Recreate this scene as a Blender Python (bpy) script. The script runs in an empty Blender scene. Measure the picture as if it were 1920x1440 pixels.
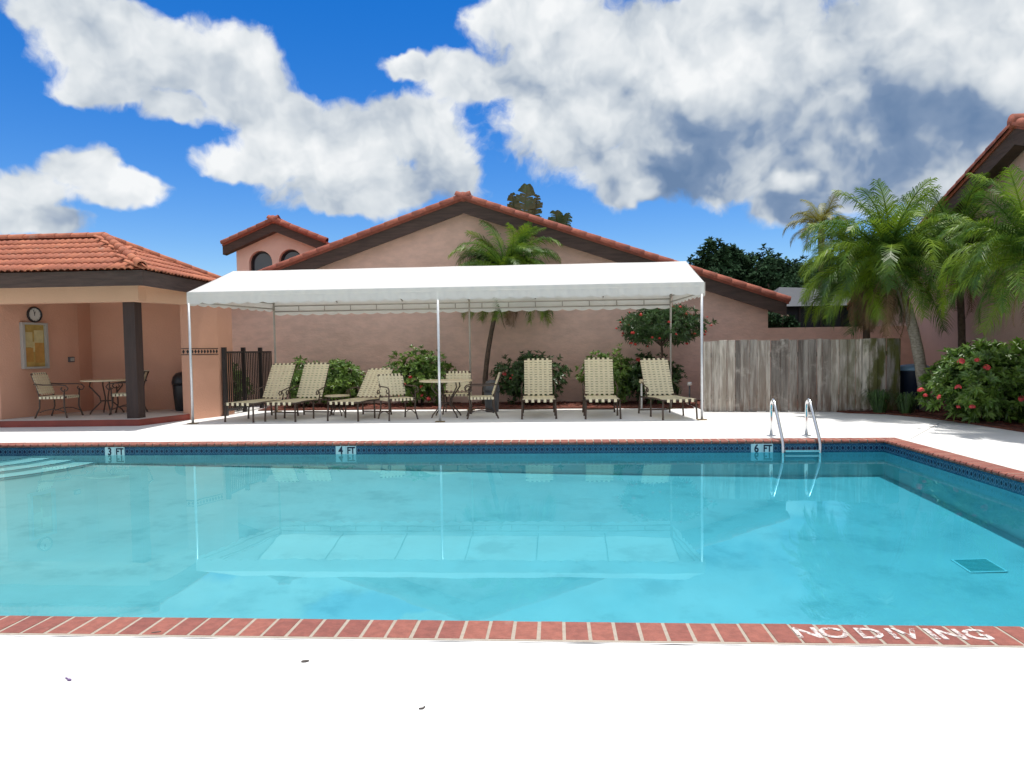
import bpy, math, random
import numpy as np
from mathutils import Vector, Matrix, noise
sc = bpy.context.scene
col = sc.collection
R_ = math.radians
rnd = random.Random(7)

# ------------------------------------------------------------------ camera
FPX, PITCH, ROLL, YAW, H = 1340.0, 0.0477304, -0.0140623, 0.0656167, 1.32
def cam_axes(p, r, y):
    fw = Vector((-math.sin(y)*math.cos(p), math.cos(y)*math.cos(p), -math.sin(p)))
    rt = Vector((math.cos(y), math.sin(y), 0)); up = rt.cross(fw)
    c, s = math.cos(r), math.sin(r)
    return c*rt+s*up, -s*rt+c*up, fw
RT, UP, FW = cam_axes(PITCH, ROLL, YAW)
cd = bpy.data.cameras.new('camera'); cam = bpy.data.objects.new('camera', cd); col.objects.link(cam)
m3 = Matrix((RT, UP, -FW)).transposed()
cam.matrix_world = Matrix.Translation((0, 0, H)) @ m3.to_4x4()
cd.sensor_width = 36; cd.lens = FPX/1920*36; cd.clip_start = 0.05; cd.clip_end = 2000
sc.camera = cam
def ray(x, y): return (RT*((x-960)/FPX) + UP*((720-y)/FPX) + FW)
def G(x, y, z=0.0):
    w = ray(x, y); t = (z-H)/w.z; return Vector((0, 0, H)) + w*t
def AY(x, y, Y):
    w = ray(x, y); return Vector((0, 0, H)) + w*(Y/w.y)
def AX(x, y, X):
    w = ray(x, y); return Vector((0, 0, H)) + w*(X/w.x)

# ------------------------------------------------------------------ light
SUN = Vector((0.065, 0.06, 1)).normalized()
world = bpy.data.worlds.new('World'); sc.world = world; world.use_nodes = True
sun_d = bpy.data.lights.new('sun', 'SUN'); sun_d.energy = 2.1; sun_d.angle = R_(0.53); sun_d.color = (1, .96, .9)
sun = bpy.data.objects.new('sun', sun_d); col.objects.link(sun)
sun.rotation_euler = SUN.to_track_quat('Z', 'Y').to_euler(); sun.location = (0, 0, 30)
sun_d.cycles.is_caustics_light = True
sc.view_settings.view_transform = 'Standard'; sc.view_settings.look = 'None'
sc.view_settings.gamma = 1; sc.view_settings.exposure = 1.12
sc.cycles.use_denoising = True
sc.cycles.max_bounces = 10; sc.cycles.sample_clamp_indirect = 6; sc.cycles.transparent_max_bounces = 12

class NT:
    def __init__(s, nt): s.nt = nt
    def n(s, t, **kw):
        nd = s.nt.nodes.new('ShaderNode'+t)
        for k, v in kw.items(): setattr(nd, k, v)
        return nd
    def put(s, sock, v):
        if isinstance(v, bpy.types.NodeSocket): s.nt.links.new(v, sock)
        elif v is not None: sock.default_value = v
    def math(s, op, a, b=None, c=None, clamp=False):
        nd = s.n('Math', operation=op, use_clamp=clamp)
        for i, v in enumerate((a, b, c)): s.put(nd.inputs[i], v)
        return nd.outputs[0]
    def vec(s, op, a, b=None, c=None, out=0):
        nd = s.n('VectorMath', operation=op)
        for i, v in enumerate((a, b, c)): s.put(nd.inputs[i], v)
        return nd.outputs[out]
    def mr(s, v, a, b, c=0., d=1., mode='SMOOTHSTEP'):
        nd = s.n('MapRange', interpolation_type=mode); s.put(nd.inputs[0], v)
        for i, q in enumerate((a, b, c, d)): s.put(nd.inputs[i+1], q)
        return nd.outputs[0]
    def noise(s, vec, scale, detail=4, rough=.55, dist=0, out=0):
        nd = s.n('TexNoise'); s.put(nd.inputs['Vector'], vec)
        nd.inputs['Scale'].default_value = scale; nd.inputs['Detail'].default_value = detail
        nd.inputs['Roughness'].default_value = rough; nd.inputs['Distortion'].default_value = dist
        return nd.outputs[out]
    def mix(s, f, a, b, mode='MIX'):
        nd = s.n('Mix', data_type='RGBA', blend_type=mode)
        s.put(nd.inputs[0], f); s.put(nd.inputs[6], a); s.put(nd.inputs[7], b)
        return nd.outputs[2]
def c4(c): return (c[0], c[1], c[2], 1)

# sky: Nishita blue plus cumulus laid out by azimuth and elevation, going on all round
def azel(x, y):
    w = ray(x, y).normalized(); return math.atan2(w.x, w.y), math.asin(w.z)
BLOBS = [(150,15,190,60),(270,95,210,95),(200,160,130,42),(430,140,120,95),(330,200,80,40),(540,205,80,60),
 (640,250,150,75),(560,290,150,75),(760,235,140,75),(830,310,75,90),(450,305,110,38),(690,345,190,70),(650,390,110,32),
 (60,345,125,48),(160,312,80,55),(225,358,95,38),(50,400,130,42),
 (780,112,85,36),(890,135,120,55),(965,35,120,65),(1060,110,190,130),(1060,235,150,105),(1300,130,330,190),(1700,130,420,230),(1180,320,120,72),(1400,320,230,70),(1500,385,130,48),(1760,330,250,95),(1600,290,330,110),(1450,260,260,120),(1730,250,300,140)]
def build_world():
    nt = world.node_tree; nt.nodes.clear(); t = NT(nt)
    out = t.n('OutputWorld'); bg = t.n('Background'); nt.links.new(bg.outputs[0], out.inputs[0])
    sky = t.n('TexSky', sky_type='NISHITA', sun_disc=False)
    sky.sun_elevation = math.asin(SUN.z); sky.sun_rotation = math.atan2(SUN.x, SUN.y); sky.air_density = 1.0; sky.dust_density = .2; sky.ozone_density = 4.0
    hs = t.n('HueSaturation'); hs.inputs['Saturation'].default_value = SKY_SAT; hs.inputs['Value'].default_value = SKY_VAL; hs.inputs['Hue'].default_value = SKY_HUE
    nt.links.new(sky.outputs[0], hs.inputs['Color'])
    tc = t.n('TexCoord'); s = t.n('SeparateXYZ'); nt.links.new(tc.outputs['Generated'], s.inputs[0])
    az = t.math('ARCTAN2', s.outputs[0], s.outputs[1]); el = t.math('ARCSINE', s.outputs[2])
    cb = t.n('CombineXYZ'); t.put(cb.inputs[0], az); t.put(cb.inputs[1], el); p = cb.outputs[0]
    wv = t.vec('SUBTRACT', t.noise(p, 8, 4, .6, out=1), (.5, .5, .5)); wsc = t.vec('SCALE', wv); wsc.node.inputs['Scale'].default_value = .085
    pw = t.vec('ADD', p, wsc)
    def blob(pp, x, y, rx, ry):
        a, e = azel(x, y); a1 = azel(x+rx, y)[0]-a; e1 = e-azel(x, y+ry)[1]
        return t.vec('LENGTH', t.vec('MULTIPLY_ADD', pp, (1/a1, 1/e1, 0), (-a/a1, -e/e1, 0)), out=1)
    best = None
    for bl in BLOBS:
        v = t.math('SUBTRACT', 1.0, blob(pw, *bl)); best = v if best is None else t.math('SMOOTH_MAX', best, v, .3)
    ina = t.mr(t.math('ABSOLUTE', t.math('ADD', az, YAW)), .70, .86, 6, 0); ine = t.mr(el, .52, .68, 1, 0)
    gen = t.math('SUBTRACT', t.math('MULTIPLY_ADD', t.noise(p, 2.6, 2, .5), 5.0, -2.0), t.math('MULTIPLY', ina, ine))
    best = t.math('MINIMUM', t.math('MAXIMUM', best, gen), 1.0)
    f1 = t.noise(pw, 11, 8, .60); f1a = t.noise(pw, 9, 4, .5); f1b = t.noise(t.vec('ADD', pw, (.008, .03, 0)), 9, 4, .5)
    f2 = t.noise(pw, 30, 5, .6)
    d = t.math('ADD', t.math('MULTIPLY_ADD', best, 1.05, -.03), t.math('ADD', t.math('MULTIPLY_ADD', f1, 1.25, -.625), t.math('MULTIPLY_ADD', f2, .30, -.15)))
    alpha = t.mr(d, -.05, .30)
    dark = None
    for (x, y, rx, ry, k) in ((1600,290,520,125,.80),(1290,325,220,75,.75),(1480,385,200,50,.75),(1420,225,280,75,.55),(1880,120,150,90,.3),(1640,60,120,60,.3),(680,375,230,48,.42),(560,215,190,45,.26),(1130,290,150,50,.25),(70,395,150,30,.25),(1100,160,160,45,.18)):
        v = t.math('MULTIPLY', t.mr(blob(pw, x, y, rx, ry), 0.25, 1.3, 1, 0), k)
        dark = v if dark is None else t.math('MAXIMUM', dark, v)
    big = t.noise(p, 6.5, 4, .55)
    shade = t.math('ADD', .72, t.math('MULTIPLY', t.math('SUBTRACT', f1a, f1b), 1.7))
    shade = t.math('SUBTRACT', shade, t.math('MULTIPLY', dark, t.mr(big, .3, .7, .80, .50)))
    shade = t.math('ADD', shade, t.math('MULTIPLY_ADD', big, .85, -.40))
    for bl in ((1195,350,48,42),(1482,345,42,32)):
        shade = t.math('ADD', shade, t.mr(blob(pw, *bl), .2, 1.1, .55, 0))
    ramp = t.n('ValToRGB'); t.put(ramp.inputs[0], shade)
    cr = ramp.color_ramp
    pts = [(0.0, (.115, .185, .31)), (.25, (.17, .24, .36)), (.5, (.40, .45, .51)), (.75, (.57, .605, .635)), (1.0, (.72, .735, .745))]
    while len(cr.elements) < len(pts): cr.elements.new(.5)
    for e_, (q, c) in zip(cr.elements, pts): e_.position = q; e_.color = c4(c)
    sc_ = t.vec('SCALE', ramp.outputs[0]); sc_.node.inputs['Scale'].default_value = CLOUD
    t.put(bg.inputs[0], t.mix(alpha, hs.outputs[0], sc_)); bg.inputs[1].default_value = .10
    world.cycles.sampling_method = 'MANUAL'; world.cycles.sample_map_resolution = 256
SKY_SAT, SKY_VAL, SKY_HUE, CLOUD = 1.42, .68, .512, 5.9
build_world()

# ------------------------------------------------------------------ materials
MATS = {}
def mat(name, base, rough=.7, var=.0, vscale=3., bump=0., bscale=40., metal=0., obj_var=0., transl=0., spec=.5, stain=None, stain_scale=1.2, stain_lo=.52, stain_hi=.75, stretch=(1, 1, 1), tint2=None, coat=0., tcol=None):
    m = bpy.data.materials.new(name); m.use_nodes = True; t = NT(m.node_tree); nt = m.node_tree
    b = nt.nodes['Principled BSDF']; outn = nt.nodes['Material Output']
    tc = t.n('TexCoord'); geo = t.n('NewGeometry'); pos = geo.outputs['Position']
    mp = t.vec('MULTIPLY', pos, stretch)
    colr = c4(base)
    if var:
        f = t.noise(mp, vscale, 6, .6)
        colr = t.mix(t.mr(f, .3, .7), c4([q*(1-var) for q in base]), c4([min(1, q*(1+var)) for q in base]))
    if tint2 is not None:
        colr = t.mix(t.mr(t.noise(mp, vscale*.37, 4, .6), .42, .62), colr, c4(tint2))
    if obj_var:
        oi = t.n('ObjectInfo'); hs = t.n('HueSaturation'); t.put(hs.inputs['Color'], colr)
        t.put(hs.inputs['Value'], t.mr(oi.outputs['Random'], 0, 1, 1-obj_var, 1+obj_var, 'LINEAR'))
        t.put(hs.inputs['Hue'], t.mr(oi.outputs['Random'], 0, 1, .5-.02*obj_var, .5+.02*obj_var, 'LINEAR')); colr = hs.outputs[0]
    if stain is not None:
        f = t.mr(t.noise(pos, stain_scale, 7, .65), stain_lo, stain_hi); colr = t.mix(f, colr, c4(stain))
    t.put(b.inputs['Base Color'], colr); b.inputs['Roughness'].default_value = rough; b.inputs['Metallic'].default_value = metal
    b.inputs['Specular IOR Level'].default_value = spec; b.inputs['Coat Weight'].default_value = coat
    if bump:
        bn = t.n('Bump'); bn.inputs['Strength'].default_value = bump; bn.inputs['Distance'].default_value = .02
        t.put(bn.inputs['Height'], t.noise(mp, bscale, 5, .6)); nt.links.new(bn.outputs[0], b.inputs['Normal'])
    if transl:
        tr = t.n('BsdfTranslucent'); t.put(tr.inputs[0], c4(tcol) if tcol else colr); ms = t.n('MixShader'); ms.inputs[0].default_value = transl
        nt.links.new(b.outputs[0], ms.inputs[1]); nt.links.new(tr.outputs[0], ms.inputs[2]); nt.links.new(ms.outputs[0], outn.inputs[0])
    MATS[name] = m; return m
PINK = (.75, .52, .42)
M_stucco = mat('stucco_pink', PINK, .9, .05, 1.3, .5, 26, stain=(.66,.45,.365), stain_scale=.7)
M_rough = mat('stucco_trowelled', (.74, .49, .39), .9, .08, 3.2, .7, 9, stretch=(1, 1, 2.2), stain=(.65,.42,.33), stain_scale=.9)
M_club = mat('stucco_peach', (.62, .335, .23), .9, .04, 1.1, .35, 30)
M_beam = mat('stucco_cream', (.66, .40, .26), .9, .03, 1.1, .3, 30)
M_deck = mat('deck_paint', (.76, .755, .74), .75, .03, 1.1, .25, 60, stain=(.50, .48, .43), stain_scale=.8, stain_lo=.58, stain_hi=.80)
M_floorp = mat('porch_floor', (.62, .58, .53), .7, .05, 2, .1, 40)
M_step = mat('red_step_paint', (.24, .045, .03), .55, .15, 3, .15, 30)
M_brick = mat('coping_brick', (.27, .088, .064), .75, .16, 22, .4, 60, obj_var=.14, stain=(.36, .18, .145), stain_scale=9, stain_lo=.58, stain_hi=.8)
M_mortar = mat('mortar', (.41, .35, .285), .9, .08, 30, .5, 90)
M_plaster = mat('pool_plaster', (.55, .645, .645), .8, .05, 1.6, 0, stain=(.42, .54, .55), stain_scale=1.7, stain_lo=.5, stain_hi=.68)
M_stepw = mat('pool_step_plaster', (.72, .84, .85), .8, .03, 3)
M_stepedge = mat('step_edge_tile', (.02, .10, .15), .4)
M_terra = mat('terracotta', (.44, .145, .078), .8, .16, 9, .4, 60, obj_var=.16, stain=(.40, .20, .14), stain_scale=5, stain_lo=.55, stain_hi=.75)
M_terrad = mat('terracotta_rose', (.36, .105, .065), .8, .15, 9, .4, 60, obj_var=.12, stain=(.22, .09, .07), stain_scale=4)
M_fascia = mat('fascia_brown', (.075, .046, .036), .8, .25, 6, .3, 30, stretch=(.3, .3, 3))
M_post = mat('post_brown', (.042, .024, .020), .7, .2, 6, .2, 40, stretch=(3, 3, .3))
M_soffit = mat('soffit', (.10, .07, .055), .9)
M_canvas = mat('canvas_white', (.76, .76, .75), .65, .015, 1.4, .12, 3.0, transl=.34, tcol=(.90, .86, .74))
M_galv = mat('galvanised', (.62, .64, .66), .42, .06, 14, metal=.55)
M_galvd = mat('galvanised_rail', (.34, .32, .28), .5, .06, 14, metal=.3)
M_rust = mat('base_plate', (.22, .15, .07), .8, .2, 20)
M_steel = mat('stainless', (.72, .73, .73), .22, .03, 20, metal=1.0)
M_strap = mat('vinyl_strap', (.74, .66, .45), .5, .05, 12)
M_frame = mat('bronze_frame', (.075, .048, .034), .45, .15, 18, metal=.15)
M_top = mat('table_top', (.72, .62, .42), .5, .05, 8)
M_black = mat('black_aluminium', (.02, .017, .017), .5)
M_wood = mat('weathered_plank', (.44, .40, .35), .9, .22, 7, .8, 40, obj_var=.55, stretch=(5, 5, .4), tint2=(.25, .21, .175), stain=(.55,.50,.44), stain_scale=2.5)
M_rail = mat('fence_rail', (.20, .16, .12), .9, .2, 9, .4, 30)
M_mulch = mat('mulch_bed', (.13, .040, .025), .95, .4, 24, 1., 60)
M_chip = mat('mulch_chip', (.19, .050, .030), .95, .4, 7, tint2=(.09, .04, .03))
M_ground = mat('lawn', (.06, .10, .03), .95, .3, 2, .5, 40)
M_leaf = mat('shrub_leaf', (.085, .165, .028), .42, .45, 11, transl=.22, spec=.6, tint2=(.15, .25, .035))
M_leafd = mat('ixora_leaf', (.05, .105, .028), .35, .4, 9, transl=.15, spec=.6)
M_palm = mat('palm_leaf', (.060, .130, .018), .45, .4, 4, transl=.28, spec=.35, tint2=(.19, .29, .018))
M_palmy = mat('palm_leaf_yellow', (.20, .20, .03), .5, .3, 4, transl=.25)
M_palmdead = mat('dead_frond', (.19, .12, .06), .9, .3, 5, transl=.15)
M_tree = mat('tree_leaf', (.030, .068, .030), .75, .5, 2.2, transl=.15, spec=.12)
M_banana = mat('banana_leaf', (.055, .095, .03), .45, .35, 3, transl=.25, tint2=(.10, .095, .03))
M_bark = mat('palm_bark', (.36, .32, .26), .95, .35, 16, 1., 40, stretch=(1, 1, 2.5))
M_barkd = mat('bark_brown', (.10, .07, .05), .95, .3, 16, .6, 40)
M_flower = mat('ixora_flower', (.62, .055, .045), .6, .25, 20, transl=.25)
M_hib = mat('pink_flower', (.60, .07, .075), .6, .3, 20, transl=.3)
M_white = mat('white_paint', (.78, .78, .76), .5)
M_glass = mat('window_glass', (.03, .045, .06), .06, spec=.9)
M_screen = mat('screen_mesh', (.022, .024, .030), .9)
M_tarp = mat('grey_roof', (.07, .075, .085), .8, .1, 2)
M_blue = mat('blue_plastic', (.22, .38, .54), .4, .05, 5)
M_bluedk = mat('dark_blue_plastic', (.015, .025, .055), .45)
M_grey = mat('grey_plastic', (.085, .09, .10), .5, .1, 4)
M_bin = mat('black_plastic', (.02, .02, .022), .4)
M_cork = mat('notice_paper', (.42, .27, .07), .8, .2, 6)
M_paper = mat('notice_sheet', (.52, .42, .20), .8, .12, 9)
M_paper2 = mat('notice_sheet_orange', (.44, .22, .05), .8, .12, 9)
M_alu = mat('board_frame', (.42, .41, .38), .5, metal=.2)
M_dial = mat('clock_dial', (.62, .60, .56), .5)
M_ink = mat('navy_ink', (.006, .012, .04), .4)
M_marker = mat('marker_tile', (.62, .76, .78), .3)
M_grate = mat('drain_grate', (.22, .48, .48), .6)
M_leafdry = mat('dry_debris', (.10, .085, .075), .9)
M_violet = mat('violet_petal', (.16, .10, .22), .8)
M_crack = mat('crack_grey', (.14, .13, .12), .95)
M_joint = mat('joint_grey', (.42, .41, .39), .9)
# painted stencil letters: worn so the brick shows through
def worn_paint():
    m = bpy.data.materials.new('worn_white_paint'); m.use_nodes = True; t = NT(m.node_tree); nt = m.node_tree
    b = nt.nodes['Principled BSDF']; b.inputs['Base Color'].default_value = (.64, .56, .53, 1); b.inputs['Roughness'].default_value = .8
    geo = t.n('NewGeometry'); f = t.mr(t.noise(t.vec('MULTIPLY', geo.outputs['Position'], (1, .55, 1)), 42, 5, .7), .37, .55)
    tr = t.n('BsdfTransparent'); ms = t.n('MixShader'); t.put(ms.inputs[0], f)
    nt.links.new(tr.outputs[0], ms.inputs[1]); nt.links.new(b.outputs[0], ms.inputs[2]); nt.links.new(ms.outputs[0], nt.nodes['Material Output'].inputs[0])
    return m
M_worn = worn_paint()
def tile_mat():
    m = bpy.data.materials.new('waterline_tile'); m.use_nodes = True; t = NT(m.node_tree); nt = m.node_tree
    b = nt.nodes['Principled BSDF']; tc = t.n('TexCoord'); s = t.n('SeparateXYZ'); nt.links.new(tc.outputs['Object'], s.inputs[0])
    ax = t.math('ABSOLUTE', t.math('SUBTRACT', t.math('ABSOLUTE', s.outputs[0]), .0381)); az = t.math('MULTIPLY', t.math('ABSOLUTE', t.math('SUBTRACT', s.outputs[2], .012)), .8)
    dsum = t.math('ADD', ax, az)
    diamond = t.mr(dsum, .022, .026, 1, 0)
    ring = t.math('MULTIPLY', t.mr(dsum, .026, .028), t.mr(dsum, .031, .034, 1, 0))
    diag = t.mr(t.math('ABSOLUTE', t.math('SUBTRACT', ax, az)), .0015, .0035, 1, 0)
    oi = t.n('ObjectInfo')
    base = t.mix(oi.outputs['Random'], (.010, .055, .125, 1), (.016, .085, .16, 1))
    c = t.mix(t.math('MULTIPLY', diag, t.mr(dsum, .034, .038)), base, (.16, .27, .36, 1))
    c = t.mix(ring, c, (.13, .25, .36, 1)); c = t.mix(diamond, c, (.004, .010, .045, 1))
    t.put(b.inputs['Base Color'], c); b.inputs['Roughness'].default_value = .22
    return m
M_tile = tile_mat()
M_grout = mat('grout', (.16, .22, .26), .9)
def water_mat():
    m = bpy.data.materials.new('pool_water'); m.use_nodes = True; nt = m.node_tree; nt.nodes.clear(); t = NT(nt)
    o = t.n('OutputMaterial'); g = t.n('BsdfGlass'); g.inputs['IOR'].default_value = 1.333; g.inputs['Roughness'].default_value = 0
    geo = t.n('NewGeometry'); s = t.n('SeparateXYZ'); nt.links.new(geo.outputs['Position'], s.inputs[0])
    t.put(g.inputs['Color'], t.mix(t.mr(s.outputs[0], -7, 4.5, 0, 1, 'LINEAR'), (.64, .92, .93, 1), (.32, .85, .99, 1)))
    nt.links.new(g.outputs[0], o.inputs[0]); return m
M_water = water_mat()

# ------------------------------------------------------------------ builders
OFF = {}
class MB:
    def __init__(s): s.v = []; s.f = []
    def add(s, vs, fs):
        o = len(s.v); s.v += [tuple(q) for q in vs]; s.f += [tuple(i+o for i in f) for f in fs]; return s
    def box(s, x0, x1, y0, y1, z0, z1, M=None):
        vs = [Vector(q) for q in ((x0,y0,z0),(x1,y0,z0),(x1,y1,z0),(x0,y1,z0),(x0,y0,z1),(x1,y0,z1),(x1,y1,z1),(x0,y1,z1))]
        if M is not None: vs = [M @ q for q in vs]
        return s.add(vs, [(3,2,1,0),(4,5,6,7),(0,1,5,4),(1,2,6,5),(2,3,7,6),(3,0,4,7)])
    def prism(s, poly, z0, z1):
        n = len(poly); z0s = z0 if isinstance(z0, (list, tuple)) else [z0]*n; z1s = z1 if isinstance(z1, (list, tuple)) else [z1]*n
        vs = [(p[0], p[1], z) for p, z in zip(poly, z0s)]+[(p[0], p[1], z) for p, z in zip(poly, z1s)]
        return s.add(vs, [tuple(range(n-1, -1, -1)), tuple(range(n, 2*n))]+[(i, (i+1) % n, n+(i+1) % n, n+i) for i in range(n)])
    def extr(s, poly, d):   # 3D polygon pushed along d
        n = len(poly); poly = [Vector(p) for p in poly]; d = Vector(d)
        return s.add(poly+[p+d for p in poly], [tuple(range(n-1, -1, -1)), tuple(range(n, 2*n))]+[(i, (i+1) % n, n+(i+1) % n, n+i) for i in range(n)])
    def tube(s, path, r, n=8, cap=True):
        path = [Vector(p) for p in path]; k = len(path); rs = r if isinstance(r, (list, tuple)) else [r]*k
        T = [(path[min(i+1, k-1)]-path[max(i-1, 0)]).normalized() for i in range(k)]
        u = T[0].orthogonal().normalized(); vs = []
        for i in range(k):
            u = (u-T[i]*u.dot(T[i])).normalized(); w = T[i].cross(u)
            for j in range(n):
                a = 2*math.pi*j/n; vs.append(path[i]+(u*math.cos(a)+w*math.sin(a))*rs[i])
        fs = [(i*n+j, i*n+(j+1) % n, (i+1)*n+(j+1) % n, (i+1)*n+j) for i in range(k-1) for j in range(n)]
        if cap: fs += [tuple(range(n-1, -1, -1)), tuple((k-1)*n+j for j in range(n))]
        return s.add(vs, fs)
    def lathe(s, c, prof, n=20):
        c = Vector(c); vs = []
        for (r, z) in prof:
            for j in range(n):
                a = 2*math.pi*j/n; vs.append(c+Vector((r*math.cos(a), r*math.sin(a), z)))
        k = len(prof)
        fs = [(i*n+j, i*n+(j+1) % n, (i+1)*n+(j+1) % n, (i+1)*n+j) for i in range(k-1) for j in range(n)]
        fs += [tuple(range(n-1, -1, -1)), tuple((k-1)*n+j for j in range(n))]
        return s.add(vs, fs)
    def mesh(s, name, m, off=None, smooth=False):
        me = bpy.data.meshes.new(name)
        v = s.v if off is None else [(p[0]-off[0], p[1]-off[1], p[2]-off[2]) for p in s.v]
        me.from_pydata(v, [], s.f); me.materials.append(m)
        if smooth: me.polygons.foreach_set('use_smooth', [True]*len(me.polygons))
        me.update(); return me
    def build(s, name, m, parent=None, smooth=False, kind=None, label=None):
        off = OFF.get(parent, Vector((0, 0, 0))) if parent else Vector((0, 0, 0))
        o = bpy.data.objects.new(name, s.mesh(name, m, off if parent else None, smooth)); col.objects.link(o)
        if parent: o.parent = parent
        OFF[o] = off
        if kind: o['kind'] = kind
        if label: o['label'] = label
        return o
def smooth_sharp(o, ang=40):
    me = o.data; me.polygons.foreach_set('use_smooth', [True]*len(me.polygons)); me.set_sharp_from_angle(angle=R_(ang)); return o
def thing(name, label, cat, loc=(0, 0, 0), group=None, rz=0):
    o = bpy.data.objects.new(name, None); col.objects.link(o); o.empty_display_size = .1
    o.location = loc; o.rotation_euler = (0, 0, rz); o['label'] = label; o['category'] = cat
    if group: o['group'] = group
    OFF[o] = Vector(loc); return o
def tag(o, label, cat, group=None):
    o['label'] = label; o['category'] = cat
    if group: o['group'] = group
    return o
def inst(name, me, parent, M):
    o = bpy.data.objects.new(name, me); col.objects.link(o); o.parent = parent
    o.matrix_local = Matrix.Translation(-OFF[parent]) @ M; OFF[o] = OFF[parent]; return o
def copy_tree(o, parent=None):
    c = o.copy(); col.objects.link(c); c.parent = parent
    for ch in list(o.children): copy_tree(ch, c)
    return c
def text_mesh(s, size, m, name, thick=.001, bold=0.):
    cu = bpy.data.curves.new(name, 'FONT'); cu.body = s; cu.size = size; cu.align_x = 'CENTER'; cu.align_y = 'CENTER'; cu.extrude = thick; cu.offset = bold; cu.resolution_u = 3
    o = bpy.data.objects.new(name, cu); col.objects.link(o); bpy.context.view_layer.update()
    me = bpy.data.meshes.new_from_object(o.evaluated_get(bpy.context.evaluated_depsgraph_get()))
    bpy.data.objects.remove(o); me.materials.clear(); me.materials.append(m); return me
def basis(o, x, y, z):
    M = Matrix((x, y, z)).transposed().to_4x4(); M.translation = o; return M

# ------------------------------------------------------------------ ground, deck, pool
PX0, PX1, PY0, PY1 = -9.2, 4.51, 3.41, 10.19     # inner edges of the pool
CW = .235; WZ = -.165
def frame_sheet(name, outer, inner, z, m, kind='structure'):
    (a0, a1, b0, b1), (c0, c1, d0, d1) = outer, inner
    o = MB().add([(a0,b0,z),(a1,b0,z),(a1,b1,z),(a0,b1,z),(c0,d0,z),(c1,d0,z),(c1,d1,z),(c0,d1,z)], [(0,1,5,4),(1,2,6,5),(2,3,7,6),(3,0,4,7)]).build(name, m)
    o['kind'] = kind; return o
DK = (-16, 9.5, -7, 17.9)
frame_sheet('ground', (-400, 400, -300, 700), DK, -.03, M_ground)
deck = frame_sheet('pool_deck', DK, (PX0-CW, PX1+CW, PY0-CW, PY1+CW), 0, M_deck)
dj = MB()
for a, b in ((G(1706, 824), G(1762, 793)), (Vector((-9.6, 10.43, 0)), Vector((-10.9, 12.4, 0)))):
    d = (b-a).normalized(); n_ = Vector((-d.y, d.x, 0))*.007; dj.add([a-n_+Vector((0,0,.003)), a+n_+Vector((0,0,.003)), b+n_+Vector((0,0,.003)), b-n_+Vector((0,0,.003))], [(0,1,2,3)])
dj.build('expansion_joint', M_joint, deck)
ck_ = MB(); cp_ = []
for i in range(241):
    x = -3.4+6.0*i/240; w_ = .0035*max(.12, .5+noise.noise(Vector((x*5, 1, 0)))*1.3); yy = PY0-CW-.016+.006*noise.noise(Vector((x*3, 0, 0)))+.003*noise.noise(Vector((x*17, 0, 2)))
    cp_ += [(x, yy-w_, .003), (x, yy+w_, .003)]
ck_.add(cp_, [(2*i, 2*i+2, 2*i+3, 2*i+1) for i in range(240)]).build('edge_crack', M_crack, deck)
# basin with a sloping floor
def floor_z(x): return WZ - np.interp(x, [-9.2, -6.6, -3.2, 3.0, 4.6], [.88, .92, 1.2, 1.78, 1.85])
xs = [PX0, -6.6, -3.2, 0, 3.0, PX1]; bz = MB()
top = -.17
fl = [(x, y, float(floor_z(x))) for x in xs for y in (PY0, PY1)]
bz.add(fl, [(2*i, 2*i+2, 2*i+3, 2*i+1) for i in range(len(xs)-1)])
for y, flip in ((PY0, 0), (PY1, 1)):
    vs = [(x, y, float(floor_z(x))) for x in xs]+[(x, y, top) for x in xs]; n = len(xs)
    bz.add(vs, [(i, i+1, n+i+1, n+i) for i in range(n-1)])
for x in (PX0, PX1): bz.add([(x, PY0, float(floor_z(x))), (x, PY1, float(floor_z(x))), (x, PY1, top), (x, PY0, top)], [(0,1,2,3)])
bzo = bz.build('pool_basin', M_plaster); bzo['kind'] = 'structure'
# backing behind the tile band, then the tiles
TS = .1524; TZ = -.045-TS/2
bk = MB()
bk.box(PX0-.03, PX1+.03, PY1+.004, PY1+.04, -.22, -.046).box(PX1+.004, PX1+.04, PY0-.03, PY1+.004, -.22, -.046)
bk.box(PX0-.03, PX1+.03, PY0-.04, PY0-.004, -.22, -.046).box(PX0-.04, PX0-.004, PY0-.004, PY1+.004, -.22, -.046)
bk.build('tile_backing', M_grout, bzo)
tb = MB(); h = TS/2-.002; tb.box(-h, h, -.006, .004, -h, h); tile_me = tb.mesh('tile', M_tile)
tiles = []
MARK = {}
for px, s in ((213, '3'), (645, '4'), (1442, '6')): MARK[s] = PX1-TS*(math.ceil if s == '6' else round)((PX1-AY(px, 842, PY1).x)/TS)
x = PX1-TS/2
while x > -8.6:
    if not any(abs(x-mx) < TS*.9 for mx in MARK.values()): tiles.append(inst('tile', tile_me, bzo, Matrix.Translation((x, PY1, TZ))))
    x -= TS
y = PY1-TS/2
while y > 4.2:
    tiles.append(inst('tile', tile_me, bzo, Matrix.Translation((PX1, y, TZ)) @ Matrix.Rotation(R_(-90), 4, 'Z'))); y -= TS
mk = MB().box(-h, h, -.009, .004, -h, h).mesh('marker_tile', M_marker)
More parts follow.
